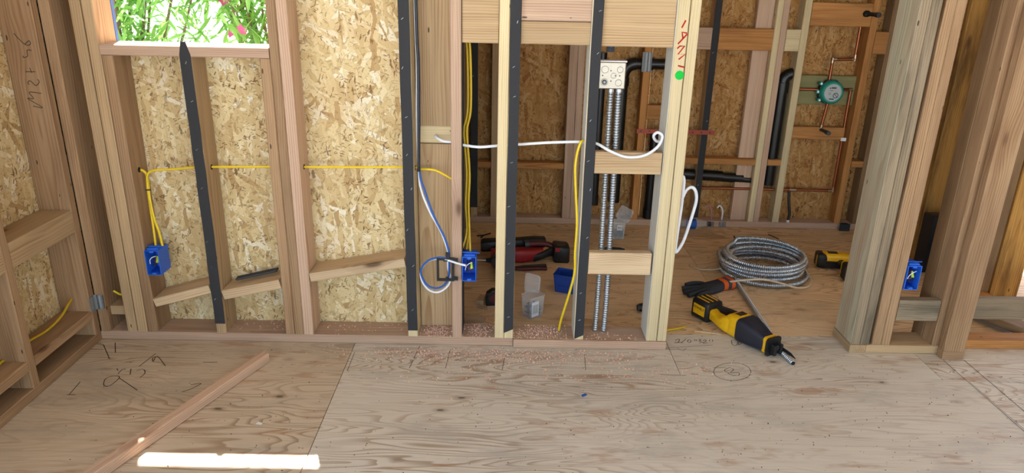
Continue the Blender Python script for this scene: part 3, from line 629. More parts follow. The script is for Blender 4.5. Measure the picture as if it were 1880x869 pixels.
tag(obj('flex_conduit', flex(spl([(.422, 2.708, 1.058), (.426, 2.708, .80), (.430, 2.708, .45), (.434, 2.710, .20), (.432, 2.712, .037)], 10), .0108, .0105, 10, .24), M['steel']), 'ribbed steel conduit rising from plate to metal box, right of two', 'conduit', 'conduits under the metal box')
jb = empty('junction_box', 'square steel junction box with knockouts above two conduits', 'junction box', (.392, 2.690, 1.060))
m = MB(); m.box(-.050, .050, 0, .048, 0, .100); obj('box_body', m, M['steel2'], jb, bevel=.004)
for x, z, r in ((-.028, .072, .013), (.028, .072, .011), (.005, .05, .010), (.025, .024, .012), (-.028, .026, .013)):
    ring = MB().tube([(x+r*math.cos(q*math.pi/10), -.0006, z+r*math.sin(q*math.pi/10)) for q in range(20)], .0009, 5, closed=True); obj('knockout', ring, M['galv'], jb)
for x, z in ((-.006, .068), (-.036, .05), (.012, .05), (.028, .05), (-.004, .03)):
    obj('screw_hole', MB().cyl((x, -.0008, z), (x, .0005, z), .0026, n=10), M['black'], jb)
obj('connector', MB().cyl((-.028, -.004, .026), (-.028, .002, .026), .0095, n=16), M['darkgrey'], jb); obj('connector_core', MB().cyl((-.028, -.006, .026), (-.028, -.003, .026), .0045, n=12), M['galv'], jb)
obj('top_sheen', MB().box(-.048, .052, -.001, .05, .100, .104), M['white'], jb)  # white strip stands for light reflecting off the metal top
for x in (0, .032): obj('conduit_fitting', MB().cyl((x, .018, -.012), (x, .018, .001), .013, n=12), M['steel'], jb)

# ---- black drain pipes on the far wall
def pipe(parent, pts, r, mat='abs', name='pipe'): return obj(name, MB().tube(pts, r, 18), M[mat], parent)
def arc(c, r, a0, a1, ax, n=7):
    out = []
    for i in range(n+1):
        a_ = a0+(a1-a0)*i/n; u, v = r*math.cos(a_), r*math.sin(a_)
        out.append((c[0]+u, c[1], c[2]+v) if ax == 'y' else (c[0], c[1]+u, c[2]+v))
    return out
d1 = empty('drain_pipe', 'black drain pipe turning right at the top behind the junction box', 'pipe', (.685, 4.27, .0))
pipe(d1, [(0, 0, .14), (0, 0, .92)], .034); pipe(d1, arc((.07, 0, .92), .07, math.pi, math.pi/2, 'y'), .037, name='elbow'); pipe(d1, [(.07, 0, .99), (.34, 0, .99)], .031)
pipe(d1, [(.12, 0, .99), (.17, 0, .99)], .038, name='coupling'); pipe(d1, [(0, 0, .86), (0, 0, .91)], .039, name='coupling')
d2 = empty('drain_pipe', 'straight black drain pipe behind the two steel conduits', 'pipe', (.558, 4.275, 0)); pipe(d2, [(0, 0, .12), (0, 0, 1.05)], .027); pipe(d2, [(0, 0, .12), (0, 0, .18)], .031, name='coupling')
d3 = empty('drain_pipe', 'short black pipe standing just left of the skylit post face', 'pipe', (.905, 4.27, .04)); pipe(d3, [(0, 0, 0), (0, 0, .55)], .026); pipe(d3, [(0, 0, 0), (0, 0, .06)], .031, name='coupling')
d4 = empty('drain_pipe', 'tall black drain pipe left of the shower valve with low branch', 'pipe', (1.640, 4.280, 0))
pipe(d4, [(0, 0, .27), (0, 0, .90)], .034); pipe(d4, arc((.05, 0, .90), .05, math.pi, math.pi/2, 'y'), .034, name='elbow'); pipe(d4, [(0, 0, .84), (0, 0, .90)], .039, name='coupling')
pipe(d4, [(.0, .01, .29), (-.18, .01, .30)], .026); pipe(d4, [(-.16, .008, .305), (-.30, .008, .31)], .029, name='coupling'); pipe(d4, [(-.29, .005, .315), (-.62, .005, .33)], .033)

# ---- shower valve and copper pipes
sv = empty('shower_valve', 'teal shower valve with grey label and copper pipes on green board', 'shower valve', (1.915, 4.262, .855))
m = MB(); m.hull([[(.074*math.cos(math.pi/8+q*math.pi/4), y, .074*math.sin(math.pi/8+q*math.pi/4)) for q in range(8)] for y in (.0, -.03)][::-1], False); obj('guard_back', m, M['black'], sv)
obj('guard_disc', MB().tube([(0, -.03, 0), (0, -.052, 0), (0, -.058, 0)], .066, 32, rads=[.068, .066, .058]), M['teal'], sv)
lab = obj('label_disc', MB().cyl((.0, -.058, .0), (.0, -.0595, .0), .050, n=32), M['label_grey'], sv)
obj('forbid_ring', MB().tube([(.018+.014*math.cos(q*math.pi/10), -.0605, -.016+.014*math.sin(q*math.pi/10)) for q in range(20)], .0018, 5, closed=True).tube([(.009, -.0605, -.006), (.028, -.0605, -.026)], .0016, 5), M['black'], lab)
obj('print_bar', MB().box(-.018, .010, -.0612, -.0600, -.040, -.034), M['black'], lab)
for a_ in ((-.012, .016, .024, .032), (-.022, -.016, .022, .030), (-.02, 0, .012, .014), (-.026, -.012, -.004, -.002), (-.026, -.012, -.012, -.010)):
    obj('print_block', MB().box(a_[0], a_[1], -.0610, -.0600, a_[2], a_[3]), M['darkgrey'], lab)
for x, z in ((-.064, .048), (-.076, .0), (-.060, -.048)): obj('valve_stop', MB().cyl((x, -.030, z), (x, -.004, z), .011, n=12), M['teal'], sv)
for x, z in ((-.064, .048), (-.076, .0), (-.060, -.048)): obj('screw_head', MB().cyl((x, -.034, z), (x, -.029, z), .006, n=10), M['steel'], sv)
cp = lambda *pts: obj('copper_pipe', MB().tube(list(pts), .0085, 12), M['copper'], sv)
fit = lambda p, q: obj('solder_joint', MB().cyl(p, q, .0105, n=12), M['solder'], sv)
cp((-.01, -.004, .06), (-.01, -.004, .178)); cp((-.01, -.004, .185), (.118, -.004, .190)); cp((.118, -.004, .190), (.122, .004, .45)); cp((-.05, -.01, .01), (-.212, -.004, .010)); cp((.05, -.01, .012), (.122, .0, .012))
cp((.130, .0, .005), (.132, .0, -.605)); cp((.128, .0, -.612), (-.72, .006, -.612)); cp((.005, -.004, -.06), (-.012, -.004, -.225))
for p, q in (((-.01, -.004, .165), (-.01, -.004, .195)), ((-.018, -.004, .187), (.01, -.004, .187)), ((.10, -.004, .189), (.126, -.004, .190)), ((.119, -.004, .18), (.119, -.004, .215)), ((.118, 0, .012), (.14, 0, .012)), ((.132, 0, -.59), (.132, 0, -.62)), ((.10, 0, -.612), (.125, 0, -.612)), ((-.14, .002, -.612), (-.10, .002, -.612)), ((-.011, -.006, -.20), (-.012, -.006, -.232))): fit(p, q)
obj('shower_nipple', MB().tube([(.123, -.02, .445), (.123, -.05, .445), (.123, -.05, .445), (.123, -.17, .445)], .012, 12, rads=[.018, .018, .011, .011]), M['black'], sv)
obj('shower_nipple_cap', MB().cyl((.123, -.155, .445), (.123, -.185, .445), .014, n=12), M['black'], sv)
obj('spout_nipple', MB().tube([(-.012, -.0, -.228), (-.012, -.04, -.228), (-.012, -.11, -.228)], .010, 12), M['darkgrey'], sv); obj('spout_nipple_cap', MB().cyl((-.012, -.09, -.228), (-.012, -.125, -.228), .013, n=12), M['darkgrey'], sv)
obj('pipe_strap', MB().box(.118, .150, -.014, -.008, -.295, -.275), M['white'], sv)
# ---- perforated strap across the far wall
ps = empty('pipe_hanger_strap', 'reddish perforated strap nailed level across the far studs', 'strap', (1.02, B-.006, .600))
obj('strap_band', MB().box(-.235, .235, 0, .002, -.013, .013), M['redstrap'], ps)
for k in range(9): obj('strap_hole', MB().cyl((-.21+k*.052, -.0006, 0), (-.21+k*.052, .0005, 0), .005, n=10), M['black'], ps)
# ---- hose end low on the far wall
cable('black_hose', [(1.765, 4.24, .24), (1.768, 4.22, .17), (1.778, 4.21, .10), (1.772, 4.205, .062)], .009, 'black', 'short black hose hanging low on the far wall with white end', 'hose')
obj('hose_tip', MB().cyl((1.772, 4.205, .064), (1.772, 4.203, .050), .0095, n=12), M['white'], bpy.data.objects['black_hose'])
cable('cable_stub', [(1.31, 4.26, .04), (1.30, 4.255, .10), (1.28, 4.25, .135), (1.26, 4.25, .12)], .005, 'pinkpl', 'pink wire stub bending out of the far sole plate', 'cable')
cable('cable_stub', [(1.375, 4.26, .04), (1.372, 4.255, .10), (1.35, 4.25, .135), (1.335, 4.25, .12)], .005, 'cable_w', 'white wire stub bending out of the far sole plate', 'cable')

# ---- coil of conduit
cc = (1.365, 3.475)
pts = []
for lay, (R0, nt, z0, dz) in enumerate(((.200, 5.0, .013, .0235), (.176, 4.0, .112, -.0225))):
    N_ = int(nt*40)
    for i in range(N_):
        q = i/40*2*math.pi+2.2+lay*.0; R_ = R0+.010*math.sin(q*.37+lay)+.006*math.sin(q*1.31)
        pts.append((cc[0]+R_*1.05*math.cos(q)+.006*math.sin(q*.21), cc[1]+R_*math.sin(q)*.98, max(.013, z0+dz*i/40+.004*math.sin(q*.8))))
coil = empty('conduit_coil', 'coil of ribbed steel conduit on the floor beyond the doorway', 'conduit coil', (cc[0], cc[1], 0))
loc = lambda P: [(p[0]-cc[0], p[1]-cc[1], p[2]) for p in P]
obj('conduit', flex(loc(pts), .0110, .0100, 8, .24), M['steel'], coil)
obj('conduit_tail', flex(loc(spl([(1.19, 3.36, .02), (1.185, 3.25, .013), (1.18, 3.10, .012), (1.174, 2.936, .012), (1.168, 2.80, .012), (1.155, 2.66, .012), (1.172, 2.508, .012)], 12)), .0108, .0100, 9, .24), M['steel'], coil)
obj('conduit_bore', MB().cyl((1.1715-cc[0], 2.5105-cc[1], .012), (1.1722-cc[0], 2.5065-cc[1], .012), .0080, n=12), M['black'], coil)
cable('beige_cord', [(1.01, 3.57, .006), (1.02, 3.53, .006), (1.06, 3.50, .006), (1.12, 3.49, .012), (1.145, 3.46, .03)], .004, 'beige', 'beige cord end curling on the floor left of the coil', 'cord')
cable('beige_cord', [(1.095, 3.27, .03), (1.13, 3.24, .050), (1.20, 3.215, .072), (1.28, 3.205, .080), (1.37, 3.21, .060), (1.45, 3.23, .030), (1.53, 3.27, .016), (1.575, 3.33, .025), (1.572, 3.38, .045)], .004, 'beige', 'beige cord looped across the front of the conduit coil', 'cord', flat=(1.3, .6))

# ---- reciprocating saw (lies along local +X: battery at 0, blade tip forward)
ang = math.atan2(2.600-2.928, 1.118-.935)
sw = empty('reciprocating_saw', 'yellow and black cordless reciprocating saw on the doorway floor', 'saw', (.935, 2.928, 0), ang); sw.scale = (.93, .93, .93)
bt = MB(); loftx(bt, [(-.062, 0, .052, .040, .046, .014), (-.056, 0, .052, .052, .050, .016), (.040, 0, .052, .052, .050, .016), (.046, 0, .052, .044, .046, .014)]); bat = obj('battery', bt, M['black'], sw)
for y in (-.0525, .0505): obj('battery_side', MB().box(-.046, .030, y, y+.002, .028, .080), M['yellow'], bat, bevel=.003)
obj('battery_side', MB().box(-.0645, -.0620, -.030, .030, .030, .076), M['yellow'], bat, bevel=.003); obj('battery_rib', MB().box(-.066, -.0640, -.006, .006, .024, .086), M['black'], bat)
for k, y in enumerate((-.030, -.004, .024)): obj('battery_stripe', MB().box(-.050, .030, y, y+.006, .1018, .1032), M['yellow'], bat)
text_part('DEWALT', .020, bat, (-.012, -.0528, .062), (math.pi/2, 0, 0), M['black'])
h = MB(); loftx(h, [(.036, 0, .045, .030, .028, .012), (.075, -.012, .040, .026, .024, .014), (.12, -.022, .042, .030, .028, .016), (.165, -.012, .052, .046, .042, .018), (.185, 0, .055, .052, .046, .02)]); obj('handle', h, M['yellow'], sw)
h = MB(); loftx(h, [(.040, .022, .066, .014, .018, .008), (.09, .034, .068, .015, .018, .010), (.135, .040, .070, .016, .018, .010), (.165, .036, .074, .015, .016, .010)]); obj('grip', h, M['black'], sw)
h = MB(); loftx(h, [(.160, .004, .055, .050, .044, .02), (.175, .004, .056, .056, .050, .02), (.225, .004, .056, .057, .052, .022), (.236, .004, .056, .054, .049, .022)]); mo = obj('motor_housing', h, M['yellow'], sw)
obj('vent_slots', MB().box(.182, .212, -.012, .034, .1075, .1095), M['dirt'], mo)
h = MB(); loftx(h, [(.232, .004, .056, .060, .054, .022), (.262, .004, .056, .060, .055, .024), (.310, .002, .052, .052, .048, .024), (.360, 0, .046, .040, .040, .020), (.395, 0, .043, .034, .036, .016), (.402, 0, .043, .030, .032, .014)]); bo = obj('front_boot', h, M['boot'], sw)
obj('badge', MB().box(.262, .292, .002, .034, .1075, .1112), M['yellow'], bo, rot=(0, .03, 0)); obj('nose_band', MB().hull([[(x, yy_*1.02, .043+zz_*1.04) for yy_, zz_ in rrect(.036, .038, .016)] for x in (.376, .392)], True), M['yellow'], bo)
sh = MB(); sh.hull([[(x, p, .043+q) for p, q in rrect(.042, .042, .012)] for x in (.400, .410)], False); shoe = obj('shoe', sh, M['black'], sw)
obj('shoe_fork', MB().box(.410, .440, -.026, -.012, .012, .062).box(.410, .440, .012, .026, .012, .062), M['black'], shoe, bevel=.004); obj('blade_clamp', MB().cyl((.402, 0, .043), (.428, 0, .043), .013, n=14), M['darkgrey'], sw)
bl = MB(); bl.hull([[(.420, -.001, .034), (.420, .001, .034), (.420, .001, .052), (.420, -.001, .052)], [(.478, -.001, .032), (.478, .001, .032), (.478, .001, .046), (.478, -.001, .046)], [(.505, -.0008, .030), (.505, .0008, .030), (.505, .0008, .033), (.505, -.0008, .033)]], False); obj('blade', bl, M['black'], sw, (0, .04, 0), (0, .02, -.02))

# ---- work glove
gl = empty('work_glove', 'dark work glove with orange banded cuff by the conduit coil', 'glove', (1.03, 3.225, 0), math.radians(26))
m = MB(); loftx(m, [(-.052, 0, .016, .036, .012, .012), (-.03, 0, .020, .044, .018, .018), (.0, 0, .022, .045, .021, .02), (.035, 0, .024, .040, .023, .02), (.060, 0, .026, .036, .025, .022)])
for k, (y, ln, b_) in enumerate(((-.034, .062, -.10), (-.012, .085, 0), (.010, .082, .08), (.031, .060, .22))):
    x0 = -.045; m.tube(spl([(x0+.02, y, .018), (x0-.02, y+b_*.02, .022), (x0-.02-ln*.55, y+b_*.08, .019), (x0-.02-ln, y+b_*.16, .013)], 4), .012, 10, rads=None)
m.tube(spl([(.01, .03, .020), (-.015, .058, .024), (-.050, .078, .022), (-.085, .086, .016)], 5), .0125, 10)
obj('glove_hand', m, M['glove'], gl)
for k, (x0, x1, mt) in enumerate(((.058, .082, 'orange_band'), (.082, .104, 'darkgrey'), (.104, .126, 'orange_band'), (.126, .132, 'darkgrey'))):
    m = MB(); loftx(m, [(x0, 0, .028, .037+.001*k, .026, .022), (x1, 0, .028, .038+.001*k, .027, .022)]); obj('cuff_band', m, M[mt], gl)

# ---- yellow drill half hidden by the jamb
dr = empty('cordless_drill', 'yellow and black cordless drill lying behind the jamb posts', 'drill', (1.80, 3.58, 0), math.radians(-8))
m = MB(); loftx(m, [(-.085, 0, .045, .034, .034, .014), (-.07, 0, .047, .038, .038, .018), (.0, 0, .050, .038, .038, .02), (.06, 0, .050, .034, .034, .02), (.085, 0, .050, .026, .026, .02)]); obj('drill_body', m, M['yellow'], dr)
m = MB(); loftx(m, [(-.098, 0, .046, .034, .036, .014), (-.088, 0, .046, .041, .041, .018), (-.060, 0, .044, .041, .040, .018), (-.052, 0, .044, .038, .036, .018)]); rc = obj('rear_cap', m, M['black'], dr)
obj('cap_stripe', MB().box(-.0995, -.094, -.016, -.008, .014, .070), M['yellow'], rc)
obj('side_panel', MB().box(-.062, .03, -.042, -.034, .010, .050), M['black'], dr, bevel=.003); obj('vent_panel', MB().box(-.045, .005, -.020, .012, .0865, .089), M['black'], dr); obj('chuck', MB().tube([(.08, 0, .05), (.11, 0, .05), (.13, 0, .05)], .026, 16, rads=[.027, .026, .018]), M['black'], dr)
m = MB(); m.tube(spl([(.02, -.03, .040), (.03, -.09, .038), (.045, -.14, .038)], 4), .022, 12); obj('grip', m, M['black'], dr)
m = MB(); m.hull([[(.048+p, y, .046+q) for p, q in rrect(.056, .045, .012)] for y in (-.135, -.205)], False); pk = obj('battery', m, M['black'], dr, bevel=.004)
obj('battery_rim', MB().hull([[(.048+p*1.02, y, .046+q*1.02) for p, q in rrect(.056, .045, .012)] for y in (-.133, -.140)], False), M['yellow'], pk)

# ---- red and black cutter on the bathroom floor
rt = empty('cordless_cutter', 'red and black cordless cutting tool lying on the bathroom floor', 'power tool', (.10, 3.62, 0), math.radians(2))
m = MB(); loftx(m, [(-.225, .05, .060, .030, .026, .01), (-.21, .05, .062, .036, .032, .014), (-.10, .05, .068, .034, .030, .014), (-.095, .05, .070, .030, .026, .014), (.06, .06, .078, .032, .030, .016), (.125, .06, .080, .032, .026, .012), (.132, .06, .080, .026, .02, .01)]); obj('blade_guard', m, M['black'], rt)
m = MB(); loftx(m, [(-.17, -.03, .035, .034, .030, .012), (-.10, -.035, .040, .040, .036, .016), (.0, -.035, .040, .040, .036, .016), (.07, -.03, .042, .036, .030, .016), (.115, -.01, .045, .026, .024, .014)]); obj('body_shell', m, M['red'], rt)
obj('collar', MB().cyl((.012, .0, .084), (.034, .005, .086), .024, n=16), M['darkgrey'], rt)
m = MB(); loftx(m, [(.06, -.055, .030, .016, .022, .012), (.10, -.048, .038, .016, .020, .012), (.15, -.02, .050, .018, .022, .012), (.18, .0, .052, .020, .024, .012)]); obj('grip', m, M['black'], rt)
m = MB(); m.tube(spl([(.02, .0, .085), (.08, .01, .088), (.14, .02, .08), (.17, .015, .066)], 4), .016, 10); obj('handle_bridge', m, M['dkred'], rt)
m = MB(); loftx(m, [(.170, .0, .045, .050, .044, .012), (.180, .0, .045, .058, .048, .014), (.245, -.005, .042, .058, .046, .014), (.255, -.005, .042, .050, .040, .012)]); bk = obj('battery', m, M['black'], rt)
obj('battery_stripe', MB().box(.176, .20, -.0595, -.0570, .066, .088), M['red'], bk); obj('battery_print', MB().box(.19, .235, -.03, .0, .0910, .0922), M['darkgrey'], bk)

# ---- long nose pliers
pl = empty('pliers', 'dark red handled pliers lying open on the bathroom floor', 'pliers', (.06, 3.46, 0), math.radians(4))
m = MB(); m.tube(spl([(-.09, .0, .010), (-.04, .004, .010), (.0, .0, .010)], 4), .008, 8, rads=[.004]*2+[.006]*2+[.008]*5, flat=(.8, 1.2)); obj('jaws', m, M['darkgrey'], pl)
obj('pivot', MB().cyl((0, 0, .002), (0, 0, .017), .012, n=14), M['darkgrey'], pl)
for s_, y in ((1, .032), (-1, -.012)):
    obj('handle_grip', MB().tube(spl([(.0, s_*.004, .010), (.05, s_*.010+y*.3, .011), (.11, y*.8, .013), (.17, y, .012)], 5), .0095, 10), M['dkred' if s_ < 0 else 'black'], pl)
# ---- driver with a steel bit behind the middle double stud
dv = empty('impact_driver', 'small dark driver with steel bit lying behind the double stud', 'driver', (-.04, 3.48, 0), 0)
obj('bit', MB().cyl((-.115, 0, .045), (-.045, 0, .045), .0042, n=8), M['steel'], dv)
obj('chuck', MB().tube([(-.052, 0, .045), (-.035, 0, .045), (-.018, 0, .045)], .01, 14, rads=[.010, .012, .020]), M['black'], dv)
m = MB(); loftx(m, [(-.022, 0, .045, .022, .022, .014), (-.005, 0, .045, .036, .036, .018), (.07, 0, .046, .036, .036, .018), (.09, 0, .046, .028, .028, .018)]); obj('driver_body', m, M['darkgrey'], dv)
obj('grip', MB().tube(spl([(.02, -.02, .03), (.025, -.08, .03), (.035, -.13, .03)], 4), .020, 12), M['black'], dv); obj('battery', MB().box(.0, .08, -.19, -.13, 0, .05), M['black'], dv, bevel=.006)

# ---- clear tubs of screws
def tub(loc, rz, label, content, lab_front):
    e_ = empty('screw_tub', label, 'plastic tub', loc, rz, group='clear screw tubs')
    w0, d0, w1, d1, h = .038, .030, .044, .036, .105
    out = [[(p, q, z) for p, q in rrect(w0+(w1-w0)*z/h, d0+(d1-d0)*z/h, .008)] for z in (0, h)]
    inn = [[(p, q, z) for p, q in rrect(w0-.002+(w1-w0)*z/h, d0-.002+(d1-d0)*z/h, .007)] for z in (h, .003)]
    obj('tub_wall', MB().hull(out+inn, False), M['clear'], e_)
    obj('tub_rim', MB().tube([(p, q, h) for p, q in rrect(w1, d1, .008)], .0022, 6, closed=True), M['clear'], e_)
    lid = MB(); lid.hull([[(p, q, z) for p, q in rrect(w1-.002, d1+.004, .012)] for z in (0, .004)], False)
    ld = obj('lid', lid, M['clear'], e_, (.030, .040, h+.034), (math.radians(62), math.radians(24), math.radians(-8)))
    obj('lid_rim', MB().tube([(p, q, -.004) for p, q in rrect(w1-.002, d1+.004, .012)], .0032, 6, closed=True), M['clear'], ld)
    obj('hinge', MB().box(-.014, .014, d1-.002, d1+.008, h-.002, h+.006), M['clear'], e_)
    m = MB()
    for k in range(90):
        x, y, z = random.uniform(-.030, .030), random.uniform(-.022, .022), random.uniform(.006, content); a1, a2 = random.uniform(0, 6.28), random.uniform(-.9, .9); l_ = random.uniform(.005, .008)
        v = Vector((math.cos(a1)*math.cos(a2), math.sin(a1)*math.cos(a2), math.sin(a2)))*l_; p = Vector((x, y, max(.012, z)))
        m.tube([p-v, p+v], .0024, 5)
    o = obj('screw_pile', m, M['screws'], e_); o['kind'] = 'stuff'
    lb = obj('paper_label', MB().box(*lab_front), M['white'], e_)
    x0, x1, _, _, z0, z1 = lab_front; yf = lab_front[2]
    for k in range(7):
        xx_ = x0+(x1-x0)*(.15+.7*k/6); obj('label_print', MB().box(xx_-.0008, xx_+.0008, yf-.0004, yf, z0+(z1-z0)*.2, z0+(z1-z0)*.8), M['darkgrey'], lb)
tub((.137, 2.925, 0), math.radians(38), 'clear tub of screws with open lid behind the near plate', .065, (-.034, .006, -.0345, -.0335, .012, .085))
tub((.680, 3.995, 0), math.radians(-12), 'clear tub of dark screws with barcode label by the far wall', .055, (-.004, .024, -.0365, -.0355, .060, .090))
# ---- blue bin
bn = empty('parts_bin', 'small open deep blue parts bin on the bathroom floor', 'bin', (.315, 3.215, 0), math.radians(-20))
out = [[(p*s_, q*s_*.8, z) for p, q in rrect(.056, .056, .006)] for z, s_ in ((0, .88), (.092, 1.05))]; inn = [[(p*s_, q*s_*.8, z) for p, q in rrect(.0535, .053, .005)] for z, s_ in ((.092, 1.05), (.004, .88))]
obj('bin_shell', MB().hull(out+inn, False), M['binblue'], bn)
obj('bin_rim', MB().tube([(p*1.05, q*.84, .092) for p, q in rrect(.056, .056, .006)], .0028, 6, closed=True), M['binblue'], bn); obj('label_ridge', MB().box(-.03, .03, -.049, -.0465, .034, .038), M['binblue'], bn)
m = MB()
for k in range(40):
    p = Vector((random.uniform(-.04, .04), random.uniform(-.03, .03), random.uniform(.01, .05))); a1 = random.uniform(0, 6.28); m.tube([p-Vector((math.cos(a1), math.sin(a1), .2))*.008, p+Vector((math.cos(a1), math.sin(a1), .2))*.008], .003, 5)
o = obj('fastener_pile', m, M['screws'], bn); o['kind'] = 'stuff'
# ---- tape measure
tp = empty('tape_measure', 'dark tape measure with red face half behind the double stud', 'tape measure', (-.040, 3.04, 0), math.radians(10))
prof = [(-.040, 0), (.040, 0), (.044, .02), (.040, .05), (.022, .072), (-.01, .074), (-.034, .058), (-.042, .03)]
m = MB(); m.hull([[(x*s_, y, z*s_+.002) for x, z in prof] for y, s_ in ((-.022, .92), (-.018, 1), (.018, 1), (.022, .92))], False); obj('case', m, M['black'], tp)
obj('face_badge', MB().cyl((-.004, -.0215, .036), (-.004, -.0235, .036), .022, n=20), M['dkred'], tp); obj('belt_clip', MB().box(-.012, .012, .022, .026, .01, .06), M['darkgrey'], tp); obj('blade_hook', MB().box(.043, .050, -.010, .010, .001, .012), M['steel'], tp)
# ---- small dark tool ends
def knobby(loc, label, L_, r, rz, name, cat):
    e_ = empty(name, label, cat, loc, rz); obj('barrel', MB().tube([(-L_/2, 0, r), (-L_*.2, 0, r), (L_*.25, 0, r), (L_/2, 0, r*.9)], r, 14, rads=[r*.8, r, r, r*.6]), M['black'], e_); obj('end_cap', MB().cyl((-L_/2-.006, 0, r), (-L_/2+.001, 0, r), r*.7, n=12), M['darkgrey'], e_); return e_
knobby((.675, 2.99, 0), 'black tool end poking out behind the skylit post', .09, .022, math.radians(10), 'tool_end', 'tool')
knobby((.63, 3.76, 0), 'thin dark tool on the floor behind the lower blocking', .11, .013, math.radians(-6), 'thin_tool', 'tool')
# ---- bottle by the far wall
bo2 = empty('clear_bottle', 'clear bottle lying against the far sole plate by white loop', 'bottle', (1.19, 4.185, .0), math.radians(3))
obj('bottle_body', MB().tube([(-.09, 0, .033), (-.085, 0, .033), (.03, 0, .033), (.06, 0, .033), (.08, 0, .033)], .03, 16, rads=[.022, .031, .031, .016, .012]), M['clear'], bo2); obj('bottle_cap', MB().cyl((.078, 0, .033), (.096, 0, .033), .014, n=14), M['darkgrey'], bo2); obj('bottle_label', MB().tube([(-.05, 0, .033), (.0, 0, .033)], .0316, 16, caps=False), M['cable_b'], bo2)
# ---- scraps
def scrap(name, pts, th, mat, label, cat='scrap'):
    m = MB(); m.hull([[(x, y, z) for x, y in pts] for z in (.0003, th)], False); cx = sum(p[0] for p in pts)/len(pts); cy = sum(p[1] for p in pts)/len(pts)
    m.v = [(a_-cx, b_-cy, c_) for a_, b_, c_ in m.v]; return tag(obj(name, m, M[mat], None, (cx, cy, 0)), label, cat)
scrap('wood_sliver', [(.845, 2.792), (.955, 2.765), (.953, 2.788), (.89, 2.795)], .006, 'whitewood', 'flat pale wood sliver in front of the saw battery')
scrap('wood_sliver', [(.855, 2.872), (.865, 2.874), (.902, 2.806), (.886, 2.803)], .006, 'whitewood', 'narrow wood sliver leaning toward the saw battery')
scrap('wood_sliver', [(.985, 2.785), (.992, 2.783), (1.03, 2.745), (1.02, 2.745)], .004, 'whitewood', 'thin wood splinter left of the saw boot')
scrap('wood_chunk', [(-.175, 2.835), (-.085, 2.83), (-.075, 2.86), (-.10, 2.885), (-.16, 2.89)], .020, 'whitewood', 'split wood offcut behind plate right of the pink stud')
scrap('wood_chunk', [(-.125, 3.03), (-.09, 3.025), (-.085, 3.09), (-.108, 3.10)], .022, 'fir', 'small upright wood offcut left of the tape measure')
scrap('wood_chunk', [(-.12, 2.985), (-.07, 2.975), (-.07, 2.992), (-.115, 3.0)], .010, 'fir', 'flat wood offcut in front of the tape measure')
scrap('felt_scrap', [(2.10, 4.20), (2.165, 4.195), (2.15, 4.225), (2.12, 4.227)], .045, 'felt', 'crumpled black felt scrap by the far sole plate')
scrap('wire_scrap', [(1.62, 4.10), (1.626, 4.10), (1.66, 4.02), (1.654, 4.02)], .004, 'black', 'short black wire offcut on the floor right of the coil')
scrap('wire_scrap', [(1.395, 4.06), (1.401, 4.06), (1.392, 3.99), (1.386, 3.99)], .004, 'dirt', 'short dark wire offcut behind the conduit coil')
scrap('paper_fleck', [(-.83, 2.055), (-.81, 2.052), (-.808, 2.062), (-.826, 2.068)], .001, 'white', 'tiny white fleck on the floor left of the seam')
scrap('blue_fleck', [(.30, 2.255), (.318, 2.268), (.312, 2.275), (.296, 2.264)], .004, 'cable_b', 'small blue plastic chip on the open floor')
yt = empty('bent_wire_scrap', 'forked black wire scrap on the bathroom floor left', 'scrap', (-.12, 3.99, 0))
obj('wire_leg', MB().tube([(-.04, -.02, .004), (.0, -.01, .006), (.04, .03, .004)], .004, 6), M['black'], yt); obj('wire_leg', MB().tube([(.0, -.01, .006), (-.015, -.05, .004)], .004, 6), M['black'], yt)
cable('yellow_cable', [(.705, 2.785, .006), (.74, 2.798, .006), (.78, 2.812, .006), (.81, 2.826, .006)], .006, 'cable_yd', 'yellow cable offcut on floor right of the double post', flat=(.8, 1.1))
# ---- things glimpsed behind the right wall stub
bg_ = empty('black_tote', 'black upright tote behind the rightmost blue box', 'tote', (2.30, 3.56, 0), math.radians(6))
m = MB(); loftx(m, [(-.06, 0, .165, .04, .16, .01), (.06, 0, .165, .04, .16, .01)]); obj('tote_body', m, M['black'], bg_, bevel=.003); obj('tote_strap', MB().tube(spl([(-.03, -.042, .30), (-.03, -.06, .22), (-.03, -.044, .10)], 5), .006, 8, flat=(.5, 1.6)), M['darkgrey'], bg_)
bl_ = MB(); import mathutils
mm = bpy.data.meshes.new('plastic_bundle'); import bmesh
bmx = bmesh.new(); bmesh.ops.create_icosphere(bmx, subdivisions=3, radius=.07)
for v in bmx.verts: v.co *= 1+random.uniform(-.16, .16); v.co.z = v.co.z*.9+.06
bmx.to_mesh(mm); bmx.free(); mm.materials.append(M['pinkpl'])
tag(obj('plastic_bundle', mm, None, None, (2.44, 3.66, .045)), 'crumpled mauve plastic bundle behind black tote', 'bundle')
sp_ = empty('wood_trim_pile', 'short brown offcuts piled below the mauve bundle', 'offcuts', (2.39, 3.50, 0))
for k in range(4): 
    o = plank(sp_, 'offcut', -.05, .05, -.015, .015, 0, .018, 'brown'); o.matrix_basis = Matrix.Translation((random.uniform(-.02, .03), random.uniform(-.03, .02), .010+.018*k)) @ Matrix.Rotation(random.uniform(-.9, .5), 4, 'Z') @ o.matrix_basis
o = plank(None, 'loose_offcut', -.16, .16, -.045, .045, 0, .036, 'brown'); o.matrix_basis = Matrix.Translation((2.235, 2.935, .0185)) @ Matrix.Rotation(math.radians(-62), 4, 'Z') @ o.matrix_basis; tag(o, 'short brown offcut on the floor beyond the right sole plate', 'offcut')
o = plank(None, 'loose_offcut', -.20, .20, -.02, .02, 0, .03, 'brown'); o.matrix_basis = Matrix.Translation((2.56, 2.84, .016)) @ Matrix.Rotation(math.radians(4), 4, 'Z') @ o.matrix_basis; tag(o, 'thin offcut lying level behind right sole plate at frame edge', 'offcut')

